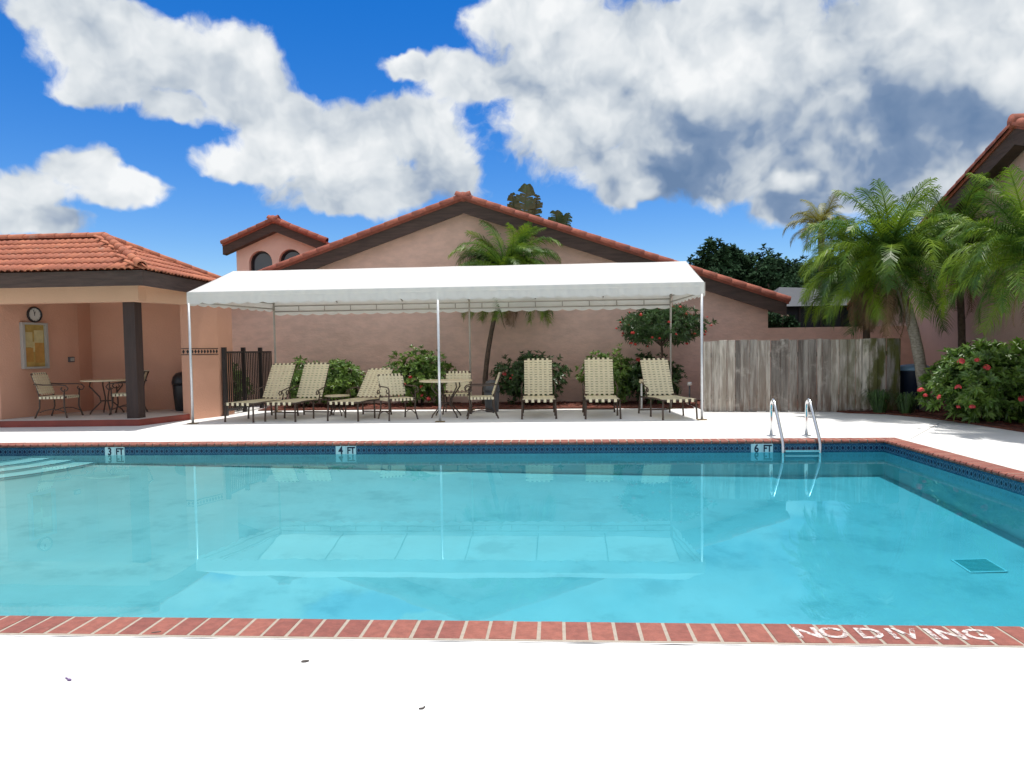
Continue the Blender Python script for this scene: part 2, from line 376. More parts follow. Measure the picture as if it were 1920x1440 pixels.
for s, mx in MARK.items():
    t = thing('depth_marker', {'3': 'pale depth tiles reading 3 FT beside the underwater corner steps', '4': 'pale depth tiles reading 4 FT midway along the far pool wall', '6': 'pale depth tiles reading 6 FT beside the pool ladder'}[s], 'depth marker', (mx, PY1, TZ))
    for k, tx in ((-1, s), (1, 'FT')):
        inst('tile', mk, t, Matrix.Translation((mx+k*TS/2, PY1-.001, TZ)))
        me = text_mesh(tx, .155 if k < 0 else .135, M_ink, 'lettering', .001, .0045)
        inst('lettering', me, t, Matrix.Translation((mx+k*TS/2, PY1-.0115, TZ+.006)) @ Matrix.Rotation(R_(90), 4, 'X') @ Matrix.Diagonal((.82, 1, 1, 1)))
# tiles hidden by the markers keep a plain filler behind them
# corner steps
stp = thing('pool_steps', 'white curved underwater steps in the corner of the pool', 'pool steps', (PX0, PY1, -1))
for i, (r, z) in enumerate(((1.28, -.20), (1.62, -.40), (1.96, -.61), (2.30, -.84))):
    arc = [(PX0+.002, PY1-.002)]+[(PX0+.002+r*math.sin(a)*1.0, PY1-.002-r*math.cos(a)*.95) for a in [R_(q) for q in range(90, -1, -6)]]
    MB().prism(arc[::-1], -1.1, z).build('step', M_stepw, stp)
    e = [(PX0+(r+.006)*math.sin(a), PY1-(r+.006)*math.cos(a)*.95, z-.025) for a in [R_(q) for q in range(88, 3, -6)]]
    MB().tube(e, .022, 6).build('step_edge', M_stepedge, stp)
# water: a real rippled sheet
nx, ny = 260, 130; wv = []; 
for j in range(ny+1):
    for i in range(nx+1):
        x = PX0+.002+(PX1-PX0-.004)*i/nx; y = PY0+.002+(PY1-PY0-.004)*j/ny
        z = WZ+.0003*noise.noise(Vector((x*1.5, y*2.2, 0)))+.00014*noise.noise(Vector((x*4.2, y*5.0, 3)))
        wv.append((x, y, z))
wf = [(j*(nx+1)+i, j*(nx+1)+i+1, (j+1)*(nx+1)+i+1, (j+1)*(nx+1)+i) for j in range(ny) for i in range(nx)]
water = MB().add(wv, wf).build('pool_water', M_water, None, True); water['kind'] = 'structure'
water.cycles.is_caustics_caster = True
# coping: a mortar bed with every brick its own piece
cop = MB()
cop.box(PX0-CW, PX1+CW, PY0-CW, PY0-.004, -.05, .0022).box(PX0-CW, PX1+CW, PY1+.004, PY1+CW, -.05, .0022)
cop.box(PX1+.004, PX1+CW, PY0-.004, PY1+.004, -.05, .0021).box(PX0-CW, PX0-.004, PY0-.004, PY1+.004, -.05, .0021)
copo = cop.build('pool_coping', M_mortar); copo['kind'] = 'structure'
def brick_mesh(w, d, seed):
    r = random.Random(seed); b = MB(); e = .006
    j = lambda a: a+r.uniform(-.0015, .0015)
    x0, x1, y0, y1 = -w/2, w/2, 0, d
    pr = [(y0+.012, -.045), (y0-.012, -.036), (y0-.018, -.020), (y0-.012, -.004), (y0+.006, .004), (y1-.006, .004), (y1, -.004), (y1, -.045)]
    n = len(pr); vs = [(j(x0), p, z) for p, z in pr]+[(j(x1), p, z) for p, z in pr]
    b.add(vs, [tuple(range(n-1, -1, -1)), tuple(range(n, 2*n))]+[(i, (i+1) % n, n+(i+1) % n, n+i) for i in range(n)][::1])
    return b.mesh('brick', M_brick)
BP = .1175; bm_ = [brick_mesh(BP-.0165, CW-.012, k) for k in range(6)]
def lay(a, b, inward):
    a = Vector(a); b = Vector(b); d = (b-a); L = d.length; d.normalize(); n = int(L/BP); inn = Vector(inward)
    for i in range(n):
        p = a+d*((i+.5)*L/n)
        M = basis(p, d, -inn, Vector((0, 0, 1))) if d.cross(-inn).z > 0 else basis(p, -d, -inn, Vector((0, 0, 1)))
        inst('brick', rnd.choice(bm_), copo, M @ Matrix.Translation((0, 0, rnd.uniform(-.0015, .0015))) @ Matrix.Rotation(rnd.uniform(-.006, .006), 4, 'Z'))
lay((-3.4, PY0, 0), (2.6, PY0, 0), (0, 1, 0))
lay((-8.75, PY1, 0), (PX1+CW, PY1, 0), (0, -1, 0))
lay((PX1, 5.0, 0), (PX1, PY1, 0), (-1, 0, 0))
# stencilled letters on the near coping
nd = thing('stencil_lettering', 'worn white painted NO DIVING lettering on the red brick coping', 'lettering', G(1680, 1192))
letters = [('N', 1518), ('O', 1568), ('D', 1636), ('I', 1677), ('V', 1708), ('I', 1751), ('N', 1785), ('G', 1834)]
for ch, px in letters:
    p = G(px, 1192, .0055); me = text_mesh(ch, .175, M_worn, 'letter', .0004, .004)
    inst('letter', me, nd, Matrix.Translation((p.x, PY0-.115, .0062)) @ Matrix.Diagonal((.92, .95, 1, 1)))
# drain on the floor
dp = Vector((3.72, 6.55)); dz = float(floor_z(3.72))
dr = thing('pool_drain', 'square drain cover on the deep pool floor', 'drain', (dp.x, dp.y, dz))
sl = Matrix.Translation((dp.x, dp.y, dz+.03))
MB().box(-.16, .16, -.16, .16, -.02, 0, sl).build('frame', M_stepw, dr)
g = MB()
for k in range(9): g.box(-.14, .14, -.14+k*.032, -.118+k*.032, .0, .012, sl)
g.build('grate', M_grate, dr, kind='stuff')
# ladder
ld = thing('pool_ladder', 'stainless steel pool ladder with two curved handrails', 'ladder', G(1480, 818))
ydk = PY1+CW+.24
for px in (1446, 1513):
    X = G(px, 818).x
    pth = [(X, ydk, 0), (X, ydk, .40)]+[(X, ydk-.09+.09*math.cos(a), .44+.10*math.sin(a)) for a in [R_(q) for q in (15, 45, 75, 100, 130)]]
    pth += [(X, ydk-.22, .42), (X, PY1-.02, .06), (X, PY1-.075, -.04), (X, PY1-.085, -.2), (X, PY1-.085, -.95), (X, PY1-.03, -1.02)]
    MB().tube(pth, .0225, 12).build('rail', M_steel, ld, True)
    MB().lathe((X, ydk, .0), [(.07, 0.001), (.07, .012), (.03, .02)], 16).build('escutcheon', M_steel, ld)
Xa, Xb = G(1446, 818).x, G(1513, 818).x
for z in (-.13, -.42, -.70): 
    MB().box(Xa+.02, Xb-.02, PY1-.14, PY1-.05, z-.015, z+.01).build('tread', M_steel, ld)
for o in [bzo, *stp.children, *dr.children, *ld.children]: o.cycles.is_caustics_receiver = True
# bits on the deck
def debris(name, label, cat, px, py, m, prims):
    p = G(px, py); t = MB()
    for (dx, dy, rx, ry, rot) in prims:
        pts = [(p.x+dx+rx*math.cos(a)*math.cos(rot)-ry*math.sin(a)*math.sin(rot), p.y+dy+rx*math.cos(a)*math.sin(rot)+ry*math.sin(a)*math.cos(rot)) for a in [2*math.pi*k/9 for k in range(9)]]
        t.prism(pts, .002, .006)
    tag(t.build(name, m), label, cat)
debris('pebble', 'small dark pebble on the white pool deck', 'pebble', 572, 1241, M_leafdry, [(0, 0, .017, .008, .3)])
debris('fallen_petal', 'tiny purple fallen petal on the white deck', 'petal', 130, 1276, M_violet, [(0, 0, .012, .006, -.4), (-.02, .012, .01, .003, -.5)])
debris('dead_leaf', 'small dry leaf scrap on the white deck', 'leaf', 790, 1330, M_leafdry, [(0, 0, .010, .003, .2), (.008, .008, .010, .0025, 1.2)])
debris('twig', 'short dark twig lying on the brick coping', 'twig', 293, 1187, M_leafdry, [(0, 0, .022, .004, .35)])

# ------------------------------------------------------------------ canopy
cA, cB, cC, cD = Vector((-6.96, 13.1, 0)), Vector((2.62, 13.1, 0)), Vector((2.44, 15.7, 0)), Vector((-6.36, 15.7, 0))
EZ, RZ = 2.49, 3.02
can = thing('shade_canopy', 'long white fabric shade canopy on metal poles over the loungers', 'canopy', ((cA+cC)/2))
rL, rR = (cA+cD)/2, (cB+cC)/2
N = 32
def lerp(a, b, t): return a+(b-a)*t
cv = MB(); rows = []
for k, (a, b, z) in enumerate(((cA, cB, EZ), (lerp(cA, cD, .25), lerp(cB, cC, .25), (EZ+RZ)/2-.012), (rL, rR, RZ), (lerp(cA, cD, .75), lerp(cB, cC, .75), (EZ+RZ)/2-.012), (cD, cC, EZ))):
    rows.append([lerp(a, b, i/N)+Vector((0, 0, z-(.020*abs(math.sin(math.pi*i*6/N))+.008*noise.noise(Vector((i*.7, k*3., 0))) if k in (1, 3) else .006*abs(math.sin(math.pi*i*6/N))))) for i in range(N+1)])
cv.add([p for r_ in rows for p in r_], [(k*(N+1)+i, k*(N+1)+i+1, (k+1)*(N+1)+i+1, (k+1)*(N+1)+i) for k in range(4) for i in range(N)])
smooth_sharp(cv.build('cover', M_canvas, can), 12)
def valance(a, b, drop=.20, scal=.033, pitch=.29, out=None):
    v = MB(); n = max(1, round((b-a).length/pitch)); K = 8; pts = []
    out = out or Vector((0, 0, 0))
    for i in range(n*K+1):
        t_ = i/(n*K); p = lerp(a, b, t_)+out; ph = (i % K)/K
        dz = drop+scal*math.sin(math.pi*ph) if i % K else drop
        wob = out.normalized()*(.006*math.sin(i*.9)) if out.length else Vector()
        pts.append((p+Vector((0, 0, EZ-.001)), p+wob+Vector((0, 0, EZ-.09)), p+wob*1.5+Vector((0, 0, EZ-dz))))
    v.add([q for t_ in pts for q in t_], [(3*i+k, 3*i+3+k, 3*i+4+k, 3*i+1+k) for i in range(n*K) for k in range(2)])
    return v
valance(cA, cB, out=Vector((0, -.012, 0))).build('valance', M_canvas, can, True)
valance(cD, cC, drop=.30, out=Vector((0, .03, 0))).build('valance', M_canvas, can, True)
valance(cA, cD, drop=.22, out=Vector((-.02, 0, 0))).build('valance', M_canvas, can, True)
valance(cB, cC, drop=.22, out=Vector((.02, 0, 0))).build('valance', M_canvas, can, True)
hem = MB(); hem.tube([cA+Vector((0, -.016, EZ-.075)), lerp(cA, cB, .5)+Vector((0, -.018, EZ-.07)), cB+Vector((0, -.016, EZ-.072))], .004, 5).build('hem_cord', M_canvas, can)
for a, b in ((cA, rL), (cB, rR)):
    c2 = cD if a is cA else cC
    MB().add([a+Vector((0, 0, EZ)), c2+Vector((0, 0, EZ)), (rL if a is cA else rR)+Vector((0, 0, RZ))], [(0, 1, 2)]).build('gable_panel', M_canvas, can)
ins = [Vector((0, .03, 0)), Vector((0, -.03, 0))]
poles = [(AX(361, 795, cA.x).x, 13.13), (G(827, 790).x, 13.13), (2.585, 13.13), (-6.34, 15.66), (AY(882, 700, 15.66).x, 15.66), (2.42, 15.66)]
for i, (x, y) in enumerate(poles):
    MB().tube([(x, y, 0), (x, y, EZ-.03)], .024 if i < 3 else .021, 12).build('pole', M_galv if i < 3 else M_galvd, can, True)
    MB().box(x-.085, x+.085, y-.07, y+.07, .001, .014).build('base_plate', M_rust, can)
for a, b, yo in ((cA, cB, .035), (cD, cC, -.035)):
    for z in (EZ-.06, EZ-.185):
        MB().tube([a+Vector((.02, yo, z-.06 if yo < 0 else z)), b+Vector((-.02, yo, z-.06 if yo < 0 else z))], .014, 8).build('rail', M_galvd, can, True)
    if yo < 0:
        n = 15
        for i in range(n+1):
            p = lerp(a, b, i/n)+Vector((0, yo, 0)); MB().tube([p+Vector((0, 0, EZ-.12)), p+Vector((0, 0, EZ-.245))], .011, 6).build('strut', M_galvd, can, True)
for a, b, xo in ((cA, cD, .03), (cB, cC, -.03)):
    for z in (EZ-.06, EZ-.185): MB().tube([a+Vector((xo, .03, z)), b+Vector((xo, -.03, z))], .014, 8).build('rail', M_galvd, can, True)
for i in range(7):
    t_ = i/6; f_, r_, b_ = lerp(cA, cB, t_), lerp(rL, rR, t_), lerp(cD, cC, t_)
    sx = .03 if i == 0 else (-.03 if i == 6 else 0)
    MB().tube([f_+Vector((sx, .04, EZ-.04)), r_+Vector((sx, 0, RZ-.04)), b_+Vector((sx, -.04, EZ-.06))], .014, 8).build('rafter', M_galvd, can, True)
MB().tube([rL+Vector((.02, 0, RZ-.035)), rR+Vector((-.02, 0, RZ-.035))], .014, 8).build('ridge_rail', M_galvd, can, True)

# ------------------------------------------------------------------ roof pieces
def stile_mesh(w=.245, L=.40, waves=2, m=M_terra):
    b = MB(); K = 6*waves; vs = []
    for yy, dz in ((0, .022), (L, 0)):
        for layer in (0, -.018):
            for i in range(K+1):
                x = -w/2+w*i/K; z = .030*abs(math.sin(math.pi*i/6))**.8
                vs.append((x, yy, z+dz+layer))
    n = K+1
    f = [(i, i+1, 2*n+i+1, 2*n+i) for i in range(K)]+[(n+i+1, n+i, i, i+1)[::-1] for i in range(K)]
    f += [(0, 2*n, 3*n, n), (K, n+K, 3*n+K, 2*n+K)]
    b.add(vs, f); me = b.mesh('roof_tile', m); me.polygons.foreach_set('use_smooth', [i < K for i in range(len(me.polygons))]); return me
def cap_mesh(L=.40, r=.095, m=M_terra):
    b = MB(); K = 8; vs = []
    for yy, rr in ((0, r), (0, r-.02), (L, r*.84)):
        for i in range(K+1):
            a = math.pi*(1.12*i/K-.06); vs.append((rr*math.cos(a), yy, rr*math.sin(a)))
    n = K+1
    b.add(vs, [(i+1, i, 2*n+i, 2*n+i+1) for i in range(K)]+[(i, i+1, n+i+1, n+i) for i in range(K)])
    me = b.mesh('ridge_cap', m); me.polygons.foreach_set('use_smooth', [i < K for i in range(len(me.polygons))]); return me
ST, CAP, CAPD, STD = stile_mesh(), cap_mesh(), cap_mesh(.42, .125, M_terrad), stile_mesh(.245, .40, 2, M_terrad)
def tile_face(parent, e0, e1, up, slope_len, inside, me, w=.245, expo=.335):
    e0, e1 = Vector(e0), Vector(e1); ex = (e1-e0).normalized(); L = (e1-e0).length; up = Vector(up).normalized(); nn = ex.cross(up).normalized()
    r = 0
    while r*expo < slope_len-.05:
        x = w/2
        while x < L:
            p = e0+ex*x+up*(r*expo-.05)
            if inside(p+up*.16): inst('roof_tile', me, parent, basis(p+nn*(.012+rnd.uniform(-.003, .003)), ex, up, nn) @ Matrix.Rotation(rnd.uniform(-.012, .012), 4, 'Z'))
            x += w
        r += 1
def cap_run(parent, a, b, me, name='ridge_cap', lift=.02, pitch=.335, up=Vector((0, 0, 1))):
    a, b = Vector(a), Vector(b); d = (b-a).normalized(); L = (b-a).length; x = d.cross(up).normalized(); z = x.cross(d)
    for i in range(max(1, round(L/pitch))):
        p = a+d*(i*pitch)+z*lift
        inst(name, me, parent, basis(p, x, d, z) @ Matrix.Rotation(rnd.uniform(.015, .03), 4, 'X') @ Matrix.Rotation(rnd.uniform(-.015, .015), 4, 'Z'))

# ------------------------------------------------------------------ clubhouse
club = thing('pool_clubhouse', 'peach stucco pool pavilion with hipped clay tile roof and open porch', 'building', (-9, 14, 0))
# platform
plat = [(-13.5, 13.0), (-10.9, 12.66), (-9.55, 12.72), (-7.82, 12.80), (-7.44, 14.0), (-7.44, 15.4), (-13.5, 15.4)]
MB().prism(plat, .001, .118).build('platform_step', M_step, club)
pin = [(-13.5, 13.06), (-10.9, 12.72), (-9.53, 12.78), (-7.86, 12.86), (-7.49, 14.0), (-7.49, 15.4), (-13.5, 15.4)]
MB().prism(pin, .110, .124).build('porch_floor', M_floorp, club)
bw = MB(); bw.prism([(-10.35, 15.12), (-7.62, 15.04), (-7.62, 15.3), (-10.35, 15.3)], .12, 2.7); bw.build('back_wall', M_club, club)
MB().prism([(-10.95, 12.98), (-10.66, 12.98), (-10.26, 14.7), (-10.26, 15.3), (-10.95, 15.3)], .0, 2.7).build('side_wall', M_club, club)
pil = MB().prism([(-7.60, 13.98), (-7.385, 13.94), (-7.15, 14.62), (-7.15, 15.3), (-7.60, 15.3)], .0, 2.7).build('wall_pier', M_club, club)
MB().prism([(-13.5, 12.78), (-7.74, 12.80), (-7.74, 13.05), (-13.5, 13.05)], 2.32, 2.70).build('front_beam', M_beam, club)
MB().prism([(-7.99, 13.05), (-7.74, 13.05), (-7.375, 13.94), (-7.61, 13.94)], 2.32, 2.70).build('side_beam', M_beam, club)
MB().add([(-13.5, 12.8, 2.6), (-7.3, 12.8, 2.6), (-7.3, 15.3, 2.6), (-13.5, 15.3, 2.6)], [(0, 1, 2, 3)]).build('porch_ceiling', M_beam, club)
pp = G(255, 784, .12)
MB().box(pp.x-.115, pp.x+.115, pp.y-.10, pp.y+.13, .12, 2.318).build('corner_post', M_post, club)
# roof
EX, EY, RZc = -7.30, 12.18, 2.83
roofc = MB(); rt_ = .84; run = 1.82
roofc.add([(-14.5, EY, RZc), (EX, EY, RZc), (EX, EY+2*run, RZc), (-14.5, EY+2*run, RZc), (-14.5, EY+run, RZc+rt_), (EX-run, EY+run, RZc+rt_)], [(0, 1, 5, 4), (1, 2, 5), (2, 3, 4, 5)])
rc = roofc.build('roof', M_terra, club)
up_f = Vector((0, run, rt_)); sl_len = up_f.length
tile_face(rc, (-11.6, EY, RZc), (EX, EY, RZc), up_f, sl_len, lambda p: p.x < EX-(p.y-EY)+.06, ST)
tile_face(rc, (EX, EY, RZc), (EX, EY+2*run, RZc), Vector((-run, 0, rt_)), sl_len, lambda p: (EX-p.x) < (p.y-EY)+.06 and (EX-p.x) < (EY+2*run-p.y)+.06, ST)
cap_run(rc, (EX+.03, EY-.03, RZc+.02), (EX-run, EY+run, RZc+rt_+.02), CAP, 'hip_cap', .03)
cap_run(rc, (EX-run, EY+run, RZc+rt_+.02), (-11.8, EY+run, RZc+rt_+.02), CAP, 'ridge_cap', .03)
cap_run(rc, (EX, EY+2*run, RZc), (EX-run, EY+run, RZc+rt_), CAP, 'hip_cap', .03)
MB().box(-14.5, EX+.0, EY+.02, EY+.07, 2.55, RZc-.015).build('fascia', M_fascia, club)
MB().box(EX-.05, EX+.001, EY+.07, EY+2*run, 2.55, RZc-.015).build('fascia', M_fascia, club)
MB().add([(-14.5, EY+.07, 2.70), (EX-.05, EY+.07, 2.70), (EX-.05, EY+2*run, 2.70), (-14.5, EY+2*run, 2.70)], [(0, 1, 2, 3)]).build('soffit', M_soffit, club)
# decorative band on the pier
pe, pf = Vector((-7.385, 13.94, 0)), Vector((-7.15, 14.62, 0)); pd = (pf-pe).normalized(); pn = Vector((pd.y, -pd.x, 0))
zb0 = 1.32+.07; band = AX(390, 659, -7.25).z
def bandbox(mb, s0, s1, z0, z1, d=.012):
    mb.extr([pe+pd*s0+Vector((0, 0, z0)), pe+pd*s1+Vector((0, 0, z0)), pe+pd*s1+Vector((0, 0, z1)), pe+pd*s0+Vector((0, 0, z1))], pn*d)
bb = MB(); bandbox(bb, 0, (pf-pe).length, band+.055, band+.068); bandbox(bb, 0, (pf-pe).length, band-.068, band-.055)
pq = Vector((-7.60, 13.98, 0)); fd = (pe-pq).normalized(); fn = Vector((fd.y, -fd.x, 0))
for z in (band+.055, band-.068): bb.extr([pq+Vector((0, 0, z)), pe+Vector((0, 0, z)), pe+Vector((0, 0, z+.013)), pq+Vector((0, 0, z+.013))], fn*.012)
bb.build('border_line', M_black, club)
n = 9
for i in range(n):
    q = MB(); s = (i+.5)*(pf-pe).length/n; c = pe+pd*s
    q.extr([c+pd*-.026+Vector((0, 0, band)), c+Vector((0, 0, band-.04)), c+pd*.026+Vector((0, 0, band)), c+Vector((0, 0, band+.04))], pn*.011); q.build('diamond_tile', M_black, club)
for i in range(2):
    q = MB(); c = pq+fd*(.055+.10*i)
    q.extr([c+fd*-.03+Vector((0, 0, band)), c+Vector((0, 0, band-.04)), c+fd*.03+Vector((0, 0, band)), c+Vector((0, 0, band+.04))], fn*.011); q.build('diamond_tile', M_black, club)
# notice board, clock and socket on the porch side wall
wp, wq = Vector((-10.72, 12.72, 0)), Vector((-10.26, 14.7, 0)); wd = (wq-wp).normalized(); wn = Vector((wd.y, -wd.x, 0))
def on_wall(px, py):
    w = ray(px, py); t_ = (wp-Vector((0, 0, H))).dot(wn)/w.dot(wn); return Vector((0, 0, H))+w*t_
def wall_M(p): return basis(p, wd, Vector((0, 0, 1)), wn) if wd.cross(Vector((0, 0, 1))).dot(wn) > 0 else basis(p, -wd, Vector((0, 0, 1)), wn)
b0, b1 = on_wall(40, 692), on_wall(84, 606); bc = (b0+b1)/2; Mw = wall_M(bc); hw = abs((b1-b0).dot(wd))/2; hh = abs(b1.z-b0.z)/2
nb = thing('notice_board', 'framed notice board with yellowed papers on the porch wall', 'notice board', bc)
f = MB()
for (x0, x1, z0, z1) in ((-hw, hw, hh-.04, hh), (-hw, hw, -hh, -hh+.04), (-hw, -hw+.05, -hh+.04, hh-.04), (hw-.05, hw, -hh+.04, hh-.04)): f.box(x0, x1, z0, z1, .002, .08, Mw)
f.build('frame', M_alu, nb)
MB().box(-hw+.05, hw-.05, -hh+.04, hh-.04, .002, .02, Mw).build('backing', M_cork, nb)
for (x, z, w_, h_, m) in ((-.16, .12, .12, .15, M_paper), (.14, .14, .13, .17, M_paper), (-.15, -.18, .12, .14, M_paper2), (.15, -.14, .13, .2, M_paper2), (0, -.02, .08, .10, M_paper)):
    k = hw/.36; MB().box((x-w_)*k, (x+w_)*k, z-h_, z+h_, .021+abs(x)*.01, .024+abs(x)*.01, Mw).build('paper', m, nb)
ck_p = on_wall(63, 590); ck_r = abs(on_wall(63, 575.5).z-ck_p.z)
Mc = wall_M(ck_p)
ck = thing('wall_clock', 'round black-rimmed wall clock above the notice board', 'clock', ck_p)
rim = MB(); n = 28; vs = []
for (r, zz) in ((ck_r, .002), (ck_r, .045), (ck_r*.93, .055), (ck_r*.84, .045), (ck_r*.84, .02)):
    for j in range(n): a = 2*math.pi*j/n; vs.append(Mc @ Vector((r*math.cos(a), r*math.sin(a), zz)))
rim.add(vs, [(i*n+j, i*n+(j+1) % n, (i+1)*n+(j+1) % n, (i+1)*n+j) for i in range(4) for j in range(n)]); rim.build('rim', M_black, ck, True)
MB().add([Mc @ Vector((ck_r*.85*math.cos(2*math.pi*j/n), ck_r*.85*math.sin(2*math.pi*j/n), .022)) for j in range(n)], [tuple(range(n))]).build('dial', M_dial, ck)
for ang, ln in ((R_(100), ck_r*.62), (R_(75), ck_r*.42)):
    MB().box(-.006, .006, -.02, ln, .025, .028, Mc @ Matrix.Rotation(ang-R_(90), 4, 'Z')).build('hand', M_black, ck)
for k in range(12):
    MB().box(-.004, .004, ck_r*.70, ck_r*.80, .0225, .025, Mc @ Matrix.Rotation(R_(30*k), 4, 'Z')).build('hour_mark', M_black, ck)
sk = on_wall(132, 674); Ms = wall_M(sk); so = thing('outlet_box', 'small grey outlet box on the porch wall corner', 'outlet', sk)
MB().box(-.06, .06, -.055, .055, .002, .05, Ms).build('box', M_grey, so); MB().box(-.04, .04, -.035, .035, .05, .065, Ms).build('cover', M_alu, so)
# litter bin beside the pier
lb = G(343, 769, .124); lb = Vector((-7.93, 14.72, .124)); bx = AY(342, 740, 14.72).x
bn = thing('litter_bin', 'black litter bin with domed lid beside the porch pier', 'bin', (bx, 14.72, .124))
MB().lathe((bx, 14.72, .124), [(.13, 0), (.15, .02), (.19, .52), (.19, .55)], 20).build('body', M_bin, bn, True)
MB().lathe((bx, 14.72, .124), [(.20, .56), (.205, .62), (.18, .72), (.12, .80), (.02, .83)], 20).build('lid', M_bin, bn, True)

# ------------------------------------------------------------------ main house
WY = 17.6
house = thing('gabled_house', 'pink stucco house with wide tiled gable facing the pool', 'house', (-2.2, WY, 0))
ap = AY(868, 362, WY-.3); tip = AY(1480, 556, WY-.3)
slope = (ap.z-tip.z)/(tip.x-ap.x); AXx, AZ = ap.x, ap.z
def rz(x): return AZ-slope*abs(x-AXx)
xr = AY(1440, 570, WY).x; xl = 2*AXx-xr
wall_top = .42
gw = MB(); pts = [(xl, 0), (xr, 0), (xr, rz(xr)-wall_top), (AXx, AZ-wall_top), (xl, rz(xl)-wall_top)]
gw.extr([(x, WY+.25, z) for x, z in pts], (0, -.25, 0)); gw.build('gable_wall', M_rough, house)
MB().box(xr-.25, xr, WY+.252, WY+9, 0, rz(xr)-wall_top).build('side_wall', M_stucco, house)
MB().box(xl, xl+.25, WY+.252, WY+9, 0, rz(xl)-wall_top).build('side_wall', M_stucco, house)
tx, lx = tip.x, 2*AXx-tip.x
hr = MB()
for s, xe in ((1, tx), (-1, lx)):
    hr.extr([(AXx, WY-.3, AZ-.09), (xe, WY-.3, rz(xe)-.09), (xe, WY-.3, rz(xe)-.17), (AXx, WY-.3, AZ-.17)], (0, 9.5, 0))
hro = hr.build('roof', M_terrad, house)
for s, xe in ((1, tx), (-1, lx)):
    xe2 = xe-s*.05
    MB().extr([(AXx, WY-.27, AZ-.172), (xe2, WY-.27, rz(xe2)-.172), (xe2, WY-.27, rz(xe2)-.47), (AXx, WY-.27, AZ-.47)], (0, .06, 0)).build('barge_board', M_fascia, house)
    MB().extr([(AXx, WY-.2, AZ-.40), (xe2, WY-.2, rz(xe2)-.40), (xe2, WY-.2, rz(xe2)-.42), (AXx, WY-.2, AZ-.42)], (0, .2, 0)).build('soffit', M_fascia, house)
    cap_run(hro, (xe, WY-.26, rz(xe)-.11), (AXx, WY-.26, AZ-.11), CAPD, 'rake_tile', .0, .36)
    # courses behind the rake, enough to be seen from a step aside
    e0, e1 = Vector((xe, WY-.1, rz(xe)-.09)), Vector((xe, WY+2.2, rz(xe)-.09)); upv = Vector((AXx-xe, 0, AZ-rz(xe)))
MB().tube([(AXx, WY-.32, AZ-.085), (AXx, WY+9.1, AZ-.085)], .115, 14).build('ridge_tiles', M_terrad, house, True)
# tower behind on the left
TY = 21.0
tw = thing('tower', 'small pink tower with tiled gable and arched windows behind the house', 'tower', (-8.4, TY, 0))
ta, tl, trr = AY(512, 408, TY), AY(416, 452, TY), AY(630, 450, TY); ts = (ta.z-tl.z)/(ta.x-tl.x)
tw_l = AY(443, 470, TY+.3).x; tw_r = 2*ta.x-tw_l
def tz(x): return ta.z-ts*abs(x-ta.x)
Y0 = TY+.3
wc = [AY(489, 500, Y0), AY(545, 496, Y0)]; wr = .36
wtop = [AY(489, 470, Y0).z, AY(545, 467, Y0).z]
face = [(tw_l, Y0, 0), (tw_r, Y0, 0), (tw_r, Y0, tz(tw_r)-.36), (ta.x, Y0, ta.z-.36), (tw_l, Y0, tz(tw_l)-.36)]
MB().extr([(x, y+.3, z) for x, y, z in face], (0, 3.2, 0)).build('rear_wall', M_stucco, tw)
# front skin with two arched openings: built as strips
def arch_wall():
    b = MB(); xs_ = sorted(set([tw_l, tw_r, ta.x]+[c.x+wr*math.cos(a) for c in wc for a in [math.pi*k/14 for k in range(15)]]))
    for x0, x1 in zip(xs_[:-1], xs_[1:]):
        xm = (x0+x1)/2; zt = lambda x: tz(x)-.36; hole = None
        for c, wt in zip(wc, wtop):
            if abs(xm-c.x) < wr: hole = (c, wt)
        def za(x): c, wt = hole; return wt-wr+math.sqrt(max(0, wr*wr-(x-c.x)**2))
        if hole:
            b.extr([(x0, Y0, za(x0)), (x1, Y0, za(x1)), (x1, Y0, zt(x1)), (x0, Y0, zt(x0))], (0, .28, 0))
            b.extr([(x0, Y0, 0), (x1, Y0, 0), (x1, Y0, 3.0), (x0, Y0, 3.0)], (0, .28, 0))
        else: b.extr([(x0, Y0, 0), (x1, Y0, 0), (x1, Y0, zt(x1)), (x0, Y0, zt(x0))], (0, .28, 0))
    return b
arch_wall().build('front_wall', M_stucco, tw)
for c, wt in zip(wc, wtop):
    arc = [(c.x+(wr-.0)*math.cos(a), wt-wr+(wr-.0)*math.sin(a)) for a in [math.pi*k/16 for k in range(17)]]
    path = [(c.x+wr-.02, Y0+.16, 3.0)]+[(c.x+(wr-.02)*math.cos(a), Y0+.16, wt-wr+(wr-.02)*math.sin(a)) for a in [math.pi*k/16 for k in range(17)]]+[(c.x-wr+.02, Y0+.16, 3.0)]
    wn_ = MB().add([(x, Y0+.20, z) for x, z in [(c.x+wr, 3.0)]+arc+[(c.x-wr, 3.0)]], [tuple(range(19))]).build('window', M_glass, tw)
    MB().tube(path, .035, 6).build('frame', M_black, wn_)
trf = MB(); 
for s, xe in ((1, 2*ta.x-tl.x), (-1, tl.x)):
    trf.extr([(ta.x, TY, ta.z-.08), (xe, TY, tz(xe)-.08), (xe, TY, tz(xe)-.15), (ta.x, TY, ta.z-.15)], (0, 3.9, 0))
tro = trf.build('roof', M_terrad, tw)
for s, xe in ((1, 2*ta.x-tl.x), (-1, tl.x)):
    MB().extr([(ta.x, TY+.03, ta.z-.152), (xe, TY+.03, tz(xe)-.152), (xe, TY+.03, tz(xe)-.40), (ta.x, TY+.03, ta.z-.40)], (0, .26, 0)).build('barge_board', M_fascia, tw)
    cap_run(tro, (xe, TY+.04, tz(xe)-.09), (ta.x, TY+.04, ta.z-.09), CAPD, 'rake_tile', 0, .30)
